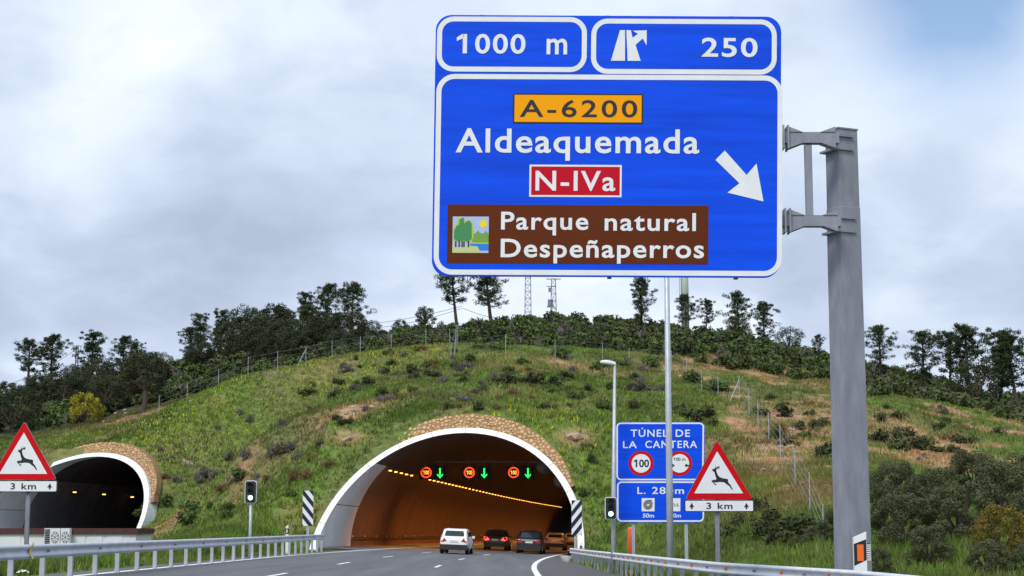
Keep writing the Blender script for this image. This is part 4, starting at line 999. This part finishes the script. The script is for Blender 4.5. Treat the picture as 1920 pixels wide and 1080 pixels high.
def make_oak(seed, h, w, n_each=90, leaf=.03, trunk=.22):
    rng = np.random.default_rng(seed); tr = MB()
    tr.tube([(0, 0, -.3), (.02*h, 0, h*trunk*.6), (.03*h, .01*h, h*(trunk+.1)), (.02*h, .02*h, h*.6)], [.05*h, .042*h, .035*h, .012*h], 8)
    cs = []; rs = []
    for i in range(34):
        an = i*2.4+rng.normal()*.3; u = (i+.5)/34; z = h*(trunk+.06+(1-trunk-.14)*u); rr = w*.5*math.sqrt(max(.08, 1-((u-.38)/.68)**2))*rng.uniform(.55, 1.0)
        c = Vector((rr*math.cos(an), rr*math.sin(an), z)); cs.append(tuple(c)); r = w*rng.uniform(.10, .17); rs.append((r, r, r*.8))
        if i % 3 == 0: tr.tube([(.03*h, .01*h, h*(trunk+.05)), (c.x*.5, c.y*.5, (z+h*trunk)/2+.05*h), tuple(c)], [.022*h, .014*h, .006*h], 5)
    V, Fx = leaf_tris(cs, rs, n_each, leaf*h, rng, .35, thin=.6)
    return tr, V, Fx
def make_shrub(seed, h, w, n, leaf, spiky=False):
    rng = np.random.default_rng(seed); cs = []; rs = []
    for i in range(9):
        an = rng.random()*6.28; rr = w*.33*math.sqrt(rng.random()); z = h*rng.uniform(.25, .68)*(1-.4*rr/(w*.33))
        cs.append((rr*math.cos(an), rr*math.sin(an), z)); r = w*rng.uniform(.14, .24); rs.append((r, r, min(r, h*.34)))
    V, Fx = leaf_tris(cs, rs, n, leaf, rng, .3, thin=.2 if spiky else .55, upbias=1.2 if spiky else .2)
    st = MB()
    for c in cs[:5]: st.tube([(0, 0, -.1), (c[0]*.5, c[1]*.5, c[2]*.5), c], [.03*h, .02*h, .008*h], 4)
    return st, V, Fx
protos = {}
def proto(key, kind, data, leafmat):
    tr, V, Fx = data
    a = bpy.data.meshes.new('trunk' if kind == 'tree' else 'stems'); a.from_pydata(tr.v, [], tr.f); a.materials.append(M['bark']); a.update()
    b = np_mesh('crown' if kind == 'tree' else 'foliage', V, Fx, leafmat)
    protos[key] = (a, b)
for i, (h, c0, sp_r, dn, ln) in enumerate(((10, .24, .32, 1.2, .04), (10, .32, .29, 1.1, -.05), (10, .14, .30, 1.3, 0), (10, .38, .31, 1., .08), (10, .06, .28, 1.5, 0), (10, .20, .36, 1.3, -.03))): proto('pine%d' % i, 'tree', make_pine(100+i, h, c0, sp_r, dn, ln), M['pine'])
for i, (w_, tk) in enumerate(((9, .22), (11, .12), (8, .30))): proto('oak%d' % i, 'tree', make_oak(200+i, 10, w_, 150, .026, tk), M['oak'])
for i in range(3): proto('near%d' % i, 'tree', make_oak(220+i, 5, 5.2, 420, .024, .06), M['oaknear'])
proto('mimosa', 'tree', make_oak(230, 5, 5.5, 110, .035, .15), M['mimosa']); proto('ochre', 'tree', make_oak(231, 4, 3.6, 220, .024, .08), M['olivebush'])
for k, m in (('dark', 'sh_dark'), ('green', 'sh_green'), ('grey', 'sh_grey'), ('brown', 'sh_brown')):
    for i in range(3): proto('%s%d' % (k, i), 'shrub', make_shrub(300+i+hash(len(k)) % 7, 1., 1.35, 70, .11 if k in ('dark', 'green') else .16, k in ('grey', 'brown')), M[m])
def plant(key, x, y, sc, name, label, cat, group, rz=None, sxy=1., z=None):
    a, b = protos[key]; tree = key[:4] in ('pine', 'mimo', 'near', 'ochr') or key[:3] == 'oak'
    o = bpy.data.objects.new(name, None); o.location = (x, y, (float(H(x, y)) if z is None else z)-.05); o.rotation_euler = (0, 0, random.random()*6.28 if rz is None else rz); o.scale = (sc*sxy, sc*sxy, sc); col.objects.link(o); tag(o, label, cat, group)
    for nm, m in (('trunk' if tree else 'stems', a), ('crown' if tree else 'foliage', b)):
        c = bpy.data.objects.new(nm, m); col.objects.link(c); c.parent = o
# skyline trees: (x, top, base, distance, kind, width factor, label)
TREES = [
 (50,640,728,258,'pine3',1.1,'leaning pine at the low end of the wooded ridge'),(97,630,722,260,'pine0',1.,'pine beside the leaning one at the low end of the ridge'),
 (172,625,712,260,'pine1',1.1,'tall bare-stemmed pine just beside the thin forked pylon'),(232,632,705,258,'pine0',1.1,'broad pine rising behind the lone holm oak'),(258,645,705,256,'pine3',1.,'leaning pine touching the broad pine behind the lone oak'),
 (355,615,690,254,'pine0',1.,'lower pine of the ridge trio with feathery tops'),(377,592,690,256,'pine1',.95,'middle pine of the ridge trio with feathery tops'),(410,584,680,256,'pine1',.9,'slender upright pine of the ridge trio'),
 (462,572,700,250,'oak0',.9,'tall dark rounded tree next to the pine trio'),(515,568,705,238,'oak2',1.1,'big spreading dark oak with forked trunk on the ridge'),(575,552,660,248,'pine1',.9,'narrow pine beside the tallest ridge pines'),(615,535,672,246,'pine0',1.05,'tall full pine in the tallest ridge group'),(660,535,700,232,'pine5',1.,'tallest ridge pine with a slanting trunk'),
 (700,625,665,238,'oak1',1.,'small dark oak under the tallest ridge pine'),(750,598,640,240,'oak0',1.,'small round oak on the ridge before the loose small tree'),(797,573,625,244,'oak2',.9,'loose airy small tree standing alone on the ridge'),
 (858,488,612,246,'pine3',.9,'tall bare-trunked pine at the top of the slope fence'),(922,495,612,244,'pine1',1.15,'tall flat-topped pine beside the square lattice mast'),
 (1203,522,606,240,'pine4',.95,'dense cone-shaped conifer on the scrub ridge'),(1285,553,622,236,'pine0',1.,'dark pine in front of the pale green tower'),(1322,565,625,234,'pine3',.9,'slanting small pine beside the pale tower'),
 (1385,550,640,230,'pine2',1.,'tall dense pine over a rounded bush on the ridge'),(1388,590,645,226,'oak1',.8,'rounded bush-like oak under the tall dense pine'),(1435,570,650,228,'pine5',.9,'airy round-headed pine next to the tall dense pine'),(1480,612,660,224,'oak1',1.,'low round oak between airy pine and gantry post'),
 (1535,628,672,220,'pine0',.9,'small pine seen close beside the grey gantry post'),(1650,612,690,216,'pine0',1.05,'dark pine with flat branches right behind the gantry post'),(1725,624,715,210,'pine2',1.1,'dense pine in the thin wood on the falling ridge'),(1778,628,722,208,'pine3',1.,'sparse pine in the thin wood on the falling ridge'),
 (1812,613,725,207,'pine0',1.,'tallest pine of the thin wood on the falling ridge'),(1832,672,758,196,'oak0',1.,'dense dark oak at the foot of the thin wood'),(1872,625,770,198,'pine1',1.,'tall thin bare-trunked pine at the end of the thin wood'),(1912,635,775,196,'pine3',1.,'slim pine at the very end of the thin wood'),
 (268,652,792,196,'oak2',.95,'lone dark holm oak with bare trunk above the earth bank')]
for (x, t, b_, D, k, wf, lb) in TREES:
    p = P(x, b_, D); top = P(x, t, D).z; z = float(H(p.x, p.y)); sc = max(2.5, top-z)/10.
    plant(k, p.x, p.y, sc, 'pine_tree' if k[:4] == 'pine' else 'oak_tree', lb, 'tree', 'trees on the ridge', sxy=wf)
# the wooded hillside left of the bank
rng = random.Random(5)
for i in range(46):
    px = rng.uniform(-60, 640); D = rng.uniform(204, 256)
    if px > 380 and D < 212: D += 20
    p = P(px, 700, D); hh = rng.uniform(3.6, 6.0) if D < 228 else rng.uniform(2.6, 4.2)
    plant(rng.choice(('oak0', 'oak1', 'oak2', 'oak1')), p.x, p.y, hh/10, 'oak_tree', 'dark holm oak in the dense wood behind the flowering bank', 'tree', 'oaks in the hillside wood', sxy=1.15)
for i in range(9):                       # taller trees closing the wood towards the tallest pines
    px = 430+i*29+rng.uniform(-9, 9); D = rng.uniform(222, 246); p = P(px, 700, D); k = ('oak0', 'pine5', 'oak2', 'pine0')[i % 4]
    plant(k, p.x, p.y, rng.uniform(.42, .68), 'oak_tree' if k[0] == 'o' else 'pine_tree', 'dark full tree in the tall part of the wood below the tallest ridge pines' if k[0] == 'o' else 'dark pine in the tall part of the wood below the tallest ridge pines', 'tree', 'oaks in the tall part of the wood' if k[0] == 'o' else 'pines in the tall part of the wood', sxy=1.05)
p = P(160, 775, 200); plant('mimosa', p.x, p.y, .75, 'blossoming_tree', 'small tree in yellow bloom at the edge of the dark wood', 'tree', None)
# near thicket on the right
for i, (px, D, hh) in enumerate(((1535, 78, 2.6), (1575, 70, 3.0), (1650, 72, 4.6), (1690, 66, 4.2), (1680, 86, 4.6), (1750, 74, 5.0), (1800, 66, 4.6), (1830, 84, 5.4), (1880, 72, 5.2), (1930, 78, 5.6), (1960, 64, 4.6), (1740, 60, 3.0), (1640, 58, 2.2), (1850, 56, 2.6), (1930, 56, 2.4), (1500, 72, 1.7))):
    hh *= .5; p = P(px, 1000, D); plant('near%d' % (i % 3), p.x, p.y, hh/5, 'oak_tree', 'grey-green bushy oak in the thicket behind the gantry post', 'tree', 'oaks of the roadside thicket', sxy=1.05)
p = P(1872, 1040, 60); plant('ochre', p.x, p.y, .52, 'ochre_bush', 'yellowish ochre bush among the grey-green thicket oaks', 'bush', None)
# individual shrubs on the slopes: (kind, list of px, py, distance guess, height m)
SH = {
 ('grey', 'grey-purple shrub on the bank between the two tunnel mouths', 'grey-purple shrubs on the bank'): [(430,862,1.2),(465,858,1.1),(520,855,1.3),(545,850,1.2),(385,895,1.4),(405,900,1.2),(370,905,1.3),(505,862,1.),(330,905,.9),(560,862,.9),(440,905,.9),(480,900,.8),(300,850,.9),(410,805,.9),(450,780,1.),(470,790,.9),(530,800,1.),(600,840,.9)],
 ('brown', 'dry brown tussock on the bank left of the lit tunnel', 'brown tussocks on the bank'): [(590,865,1.),(555,905,1.2),(575,900,1.),(535,848,1.1),(310,900,.9),(620,880,.9),(420,920,1.),(500,905,.8),(455,900,.7)],
 ('green', 'fresh green bush at the foot of the bank by the traffic light', 'green bushes low on the bank'): [(360,980,2.),(355,965,1.6),(310,945,1.3),(270,965,1.2),(425,975,1.),(430,960,1.),(455,895,1.3),(395,955,.9),(545,935,.8),(275,955,1.1)],
 ('dark', 'dark green shrub on the slope above the stone collar', 'dark shrubs above the lit tunnel'): [(715,745,1.1),(775,735,.9),(840,768,.8),(900,768,.9),(865,765,.6),(640,800,.9),(690,790,.8),(655,795,.8),(630,790,.8),(780,712,1.1),(810,708,1.2),(690,722,1.1),(768,700,1.2),(800,690,1.),(735,685,.9),(955,722,1.5),(985,720,1.4),(1010,722,1.4),(1040,725,1.2),(1080,750,1.2),(1190,770,1.2),(1100,735,1.),(1060,718,1.),(905,735,.8),(870,720,1.),(1130,762,.9)],
 ('grey', 'greyish round shrub high on the slope above the lit tunnel', 'grey shrubs above the lit tunnel'): [(1197,735,1.6),(690,770,.9),(860,700,1.2),(925,718,1.1),(945,712,1.2),(830,720,.9),(1205,700,1.2),(880,690,1.),(1075,700,1.),(760,670,1.),(720,700,1.)],
 ('dark', 'dark bush on the slope behind the tunnel name sign', 'dark bushes behind the name sign'): [(1110,870,.9),(1100,930,.8),(1310,790,1.3),(1330,785,1.4),(1290,780,1.1),(1100,845,.8),(1340,800,1.),(1270,770,1.),(1420,965,1.2),(1450,1000,1.5),(1395,985,1.),(1430,1010,1.3),(1470,1020,1.5),(1370,1010,1.1),(1500,1010,1.5)],
 ('dark', 'small dark shrub dotted over the stony field right of the fence', 'shrubs on the stony field'): [(1470,775,1.2),(1427,780,1.2),(1500,806,1.),(1455,825,1.3),(1520,780,.9),(1550,862,1.5),(1545,800,1.),(1640,830,1.6),(1680,825,1.4),(1700,818,1.),(1735,835,1.2),(1650,790,1.),(1870,818,1.),(1760,802,.8),(1785,850,.9),(1800,858,.8),(1690,845,1.5),(1720,845,1.4),(1660,770,.9),(1685,785,1.1),(1765,770,.8)],
 ('green', 'mid green shrub among the scrub edge on the upper slope', 'green shrubs at the scrub edge'): [(935,660,1.8),(1050,672,1.7),(1130,690,1.2),(1170,690,1.6),(1220,690,1.8),(1300,720,1.8),(1340,735,1.8),(1220,655,1.8),(880,680,1.2),(900,655,1.4),(1440,700,1.6),(1500,715,1.5),(1390,690,1.8)],
}
for (kind, lb, gr), lst in SH.items():
    for i, (px, py, hh) in enumerate(lst):
        q = ground_at(px, py)
        if q is None: continue
        plant('%s%d' % (kind, i % 3), q[0], q[1], hh*1.05, 'slope_shrub', lb, 'shrub', gr, sxy=rng.uniform(.95, 1.3), z=q[2]-.02)
for i in range(120):
    kind = ('dark', 'grey', 'green', 'brown', 'dark')[i % 5]
    if i < 90: px, py = rng.uniform(560, 1260), rng.uniform(655, 775); lb = {'dark': 'little dark shrub scattered over the upper slope', 'grey': 'little grey shrub scattered over the upper slope', 'green': 'little green shrub scattered over the upper slope', 'brown': 'little brown tussock scattered over the upper slope'}[kind]; gr = 'little %s plants on the upper slope' % kind
    else: px, py = rng.uniform(1430, 1900), rng.uniform(735, 870); lb = 'small %s tuft on the field beyond the fence' % ('dark' if kind == 'dark' else kind); gr = 'small %s tufts on the field' % kind
    q = ground_at(px, py)
    if q is not None and q[1] < 200: plant('%s%d' % (kind, i % 3), q[0], q[1], rng.uniform(.4, 1.15), 'slope_shrub', lb, 'shrub', gr, sxy=rng.uniform(.9, 1.6), z=q[2]-.02)
# dense scrub over the hilltop: one mass
def scatter_mass(name, keys, pts, hs, mat_, kind='stuff'):
    Vs = []; Fs = []; o = 0
    for (x, y, z), h, k in zip(pts, hs, keys):
        me_ = protos[k][1]; n = len(me_.vertices); v = np.empty(n*3, np.float32); me_.vertices.foreach_get('co', v); v = v.reshape(-1, 3)
        sel = np.arange(0, n//3, 3)                      # thinned
        tri = v.reshape(-1, 3, 3)[sel].copy(); ctr = tri.mean(1, keepdims=True); tri = ctr+(tri-ctr)*1.75
        a = random.random()*6.28; c, s_ = math.cos(a), math.sin(a); t = tri.reshape(-1, 3)*h
        t = np.stack([t[:, 0]*c-t[:, 1]*s_+x, t[:, 0]*s_+t[:, 1]*c+y, t[:, 2]+z], 1); Vs.append(t); Fs.append(np.arange(len(t)).reshape(-1, 3)+o); o += len(t)
    V = np.concatenate(Vs); Fx = np.concatenate(Fs)
    ob = link(bpy.data.objects.new(name, np_mesh(name, V, Fx, mat_))); ob['kind'] = kind; return ob
def scrub_points(n, seed):
    g = np.random.default_rng(seed); x = g.uniform(-75, 95, n*4); y = g.uniform(186, 262, n*4)
    edge = 199+10*(fbm(x, y, .06, 3, 77)-.5)
    bx = np.interp(x, [-75, -48, -30, -10, -6, 8, 20, 32, 45, 60, 95], [202, 203, 200, 203, 200, 196, 190, 178, 168, 160, 150])
    ok = (y > bx+8*(fbm(x, y, .08, 3, 78)-.5))
    x, y = x[ok][:n], y[ok][:n]; return x, y, H(x, y)
x, y, z = scrub_points(1700, 1); scr = scatter_mass('hilltop_scrub', [random.choice(('dark0', 'dark1', 'dark2')) for _ in x], list(zip(x, y, z-.05)), .6+2.3*fbm(x, y, .16, 2, 55)**1.3*RNG.uniform(.6, 1.4, len(x)), M['sh_dark']); tag(scr, 'dense dark green scrub covering the hilltop behind the fence', 'scrub')
x, y, z = scrub_points(620, 2); scr = scatter_mass('hilltop_scrub', [random.choice(('green0', 'green1', 'green2')) for _ in x], list(zip(x, y, z-.05)), RNG.uniform(1.2, 2.2, len(x)), M['sh_green']); tag(scr, 'lighter green bushes mixed through the hilltop scrub', 'scrub')
x, y, z = scrub_points(200, 3); scr = scatter_mass('hilltop_scrub', [random.choice(('grey0', 'grey1')) for _ in x], list(zip(x, y, z-.05)), RNG.uniform(1.1, 1.9, len(x)), M['sh_grey']); tag(scr, 'greyish twiggy bushes mixed through the hilltop scrub', 'scrub')
# right shoulder of the hill: scrub band behind the stony field
g_ = np.random.default_rng(9); x = g_.uniform(36, 90, 1500); y = g_.uniform(150, 212, 1500); lim = np.interp(x, [36, 45, 60, 90], [174, 168, 160, 152]); k_ = y > lim+3*np.sin(x); x, y = x[k_][:560], y[k_][:560]
scr = scatter_mass('ridge_scrub', [random.choice(('dark0', 'dark1', 'green2')) for _ in x], list(zip(x, y, H(x, y)-.05)), g_.uniform(1.2, 2.2, len(x)), M['sh_dark']); tag(scr, 'dark scrub on the falling ridge above the stony field', 'scrub')
# ------------------------------------------------------------------ grass
def grass(name, n, xr, yr, seed, hmin, hmax, blades, dens, label, wide=.05):
    g = np.random.default_rng(seed); x = g.uniform(*xr, n); y = g.uniform(*yr, n); z = H(x, y)
    c, soil, top, st = ground_cols(x, y)
    ok = dens(x, y, z, soil, top, st, g.random(n)) & ~in_arch(x, y, z, .1)
    right = np.interp(y, RRX, RRV)
    ok &= ~((x > -11.75+xoff(y)) & (x < np.maximum(right, 1.2+xoff(y))+.1) & (y < 116)) & (np.abs(x) < .34*y+4)
    s2, l2 = tl(T2, x, y); ok &= ~((np.abs(l2) < 8.8) & (s2 < 3)); s1, l1 = tl(T1, x, y); ok &= ~((np.abs(l1) < 9.2) & (s1 > -1) & (s1 < 1.2))
    for T in (T1, T2):                                 # not on the stone collars
        s_, l_ = tl(T, x, y); zz = z-(T.zr(y)+T.zc); rr = np.sqrt((l_/AX)**2+zz*zz); pa = np.arctan2(zz, l_/AX); lo_, hi_ = (.50, 2.45) if T is T1 else (.42, 2.9)
        wq = np.where((pa > lo_) & (pa < hi_), 1.15*np.clip(np.sin(np.clip((pa-lo_)/(hi_-lo_), 0, 1)*math.pi), .08, 1)**.55, .1)
        ok &= ~((s_ > 0) & (s_ < 16) & (rr < TRO+wq+.05) & (zz > 0))
    x, y, z, c = x[ok], y[ok], z[ok], c[ok]; m = len(x)
    fl = blobmask(x, y, FLOW)*(.35+.9*fbm(x, y, .5, 2, 90)) > g.random(m)*2.1
    tone = g.uniform(.65, 1.4, (m, 1))*(.45+1.1*fbm(x, y, .22, 3, 71))[:, None]; tint = np.array([1.0, 1.12, .8])
    cc = np.clip(c*tone*tint, 0, 1); dry = g.random(m) < .10; cc[dry] = np.array([.20, .18, .09])*tone[dry]
    h = g.uniform(hmin, hmax, m)*(0.6+.9*fbm(x, y, .3, 2, 12))
    V = np.empty((m, blades, 3, 3)); C = np.empty((m, blades, 3, 3))
    for b in range(blades):
        an = g.random(m)*6.283; w_ = wide*g.uniform(.6, 1.5, m); ox, oy = g.normal(size=(2, m))*.12; ln = h*g.uniform(.1, .7, m); la = g.random(m)*6.283
        V[:, b, 0] = np.stack([x+ox-np.cos(an)*w_, y+oy-np.sin(an)*w_, z-.03], 1); V[:, b, 1] = np.stack([x+ox+np.cos(an)*w_, y+oy+np.sin(an)*w_, z-.03], 1)
        V[:, b, 2] = np.stack([x+ox+np.cos(la)*ln, y+oy+np.sin(la)*ln, z+h*g.uniform(.6, 1.1, m)], 1)
        C[:, b] = cc[:, None]
    yel = np.array([.46, .46, .04]); C[fl, 0] = yel; C[fl, -1] = yel*.9
    if blades > 2: C[fl, 1] = yel
    V = V.reshape(-1, 3)
    ob = link(bpy.data.objects.new(name, np_mesh(name, V, np.arange(len(V)).reshape(-1, 3), M['grass'], colors=C.reshape(-1, 3)))); ob['kind'] = 'stuff'; tag(ob, label, 'grass')
hill_d = lambda x, y, z, soil, top, st, r: (r > soil*.85) & (r > st*.45) & (top < .6) & (y > 84)
grass('hillside_grass', 260000, (-62, 62), (84, 204), 11, .14, .42, 4, hill_d, 'green and yellow flowering grass over the banks and slopes', .045)
near_d = lambda x, y, z, soil, top, st, r: (y < 112)
grass('verge_grass', 70000, (-26, -10.6), (24, 113), 12, .12, .42, 4, near_d, 'rough grass and weeds behind the left guardrail', .02)
grass('verge_grass', 60000, (2.5, 26), (30, 113), 13, .15, .5, 4, near_d, 'rough grass behind the right guardrail', .022)
# weeds by the left rail
for i in range(14):
    y = 36+i*4.4+rng.uniform(-1, 1); x = -11.6-rng.uniform(0, 1.6); plant('green%d' % (i % 3) if i % 3 else 'brown0', x, y, rng.uniform(.35, .6), 'verge_weed', 'leafy weed clump under the left guardrail', 'weed', 'weeds along the left guardrail')
# loose stones
rk = []
for s_ in range(4):
    g = np.random.default_rng(40+s_); mb = MB(); pts = []
    for k in range(14):
        zt = -1+2*(k+.5)/14; an = k*2.4; r_ = math.sqrt(1-zt*zt); q = g.uniform(.7, 1.15); pts.append((r_*math.cos(an)*q, r_*math.sin(an)*q*.8, zt*q*.5))
    import bmesh
    bm_ = bmesh.new(); [bm_.verts.new(p_) for p_ in pts]; bmesh.ops.convex_hull(bm_, input=bm_.verts); m_ = bpy.data.meshes.new('rock'); bm_.to_mesh(m_); bm_.free(); m_.materials.append(M['rock']); rk.append(m_)
def rock(px, py, size, label, group, i):
    q = ground_at(px, py)
    if q is None: return
    o = link(bpy.data.objects.new('rock', rk[i % 4])); o.location = (q[0], q[1], q[2]+size*.1); o.scale = (size, size*.8, size*.8); o.rotation_euler = (rng.uniform(-.3, .3), rng.uniform(-.3, .3), rng.random()*6.28); tag(o, label, 'rock', group)
for i in range(70): rock(rng.uniform(1420, 1560), rng.uniform(745, 960) if i % 2 else rng.uniform(840, 960), rng.uniform(.16, .5), 'loose pale rock on the stony field beside the fence', 'rocks on the stony field', i)
for i in range(24): rock(rng.uniform(1630, 1900), rng.uniform(745, 860), rng.uniform(.12, .3), 'pale stone on the grass of the falling ridge', 'stones on the right-hand field', i)
for i, (px, py, s_) in enumerate(((672, 772, .6), (650, 778, .5), (700, 765, .5), (665, 765, .35), (685, 778, .4), (640, 783, .35))): rock(px, py, s_, 'ochre rock in the bare earth scar on the slope', 'rocks in the earth scar', i)
rock(1080, 823, 1.0, 'flat pale rock in the grass right of the stone collar', None, 1); rock(650, 828, .8, 'flat pale rock in the grass left of the stone collar', None, 2); rock(352, 868, .8, 'flat pale rock above the bank of grey-purple shrubs', None, 0)
rock(858, 694, .5, 'white boulder at the foot of the slope fence', None, 3); rock(1277, 707, .5, 'white boulder beside the fence brace', None, 3)
for i in range(34): rock(rng.uniform(190, 370), rng.uniform(752, 800), rng.uniform(.2, .5), 'broken stone on the bare earth bank under the lone oak', 'stones on the earth bank', i)
for i in range(22): rock(rng.uniform(265, 340), rng.uniform(965, 1000), rng.uniform(.1, .25), 'rubble stone beside the dark tunnel mouth', 'rubble by the dark tunnel', i)

# litter on the left verge
for i, (x, y) in enumerate(((-11.75, 41.5), (-11.5, 47.))):
    z = float(H(x, y))+.02; g = np.random.default_rng(60+i); n = 9
    top = [(x+.16*math.cos(k*.7)*g.uniform(.6, 1.2), y+.12*math.sin(k*.7)*g.uniform(.6, 1.2), z+g.uniform(0, .07)) for k in range(n)]
    tag(build('litter', MB().add([(x, y, z+.1)]+top, [(0, 1+k, 1+(k+1) % n) for k in range(n)]), M['white']), ('crumpled white litter in the grass under the left guardrail', 'smaller white litter scrap in the grass beside the left guardrail')[i], 'litter')
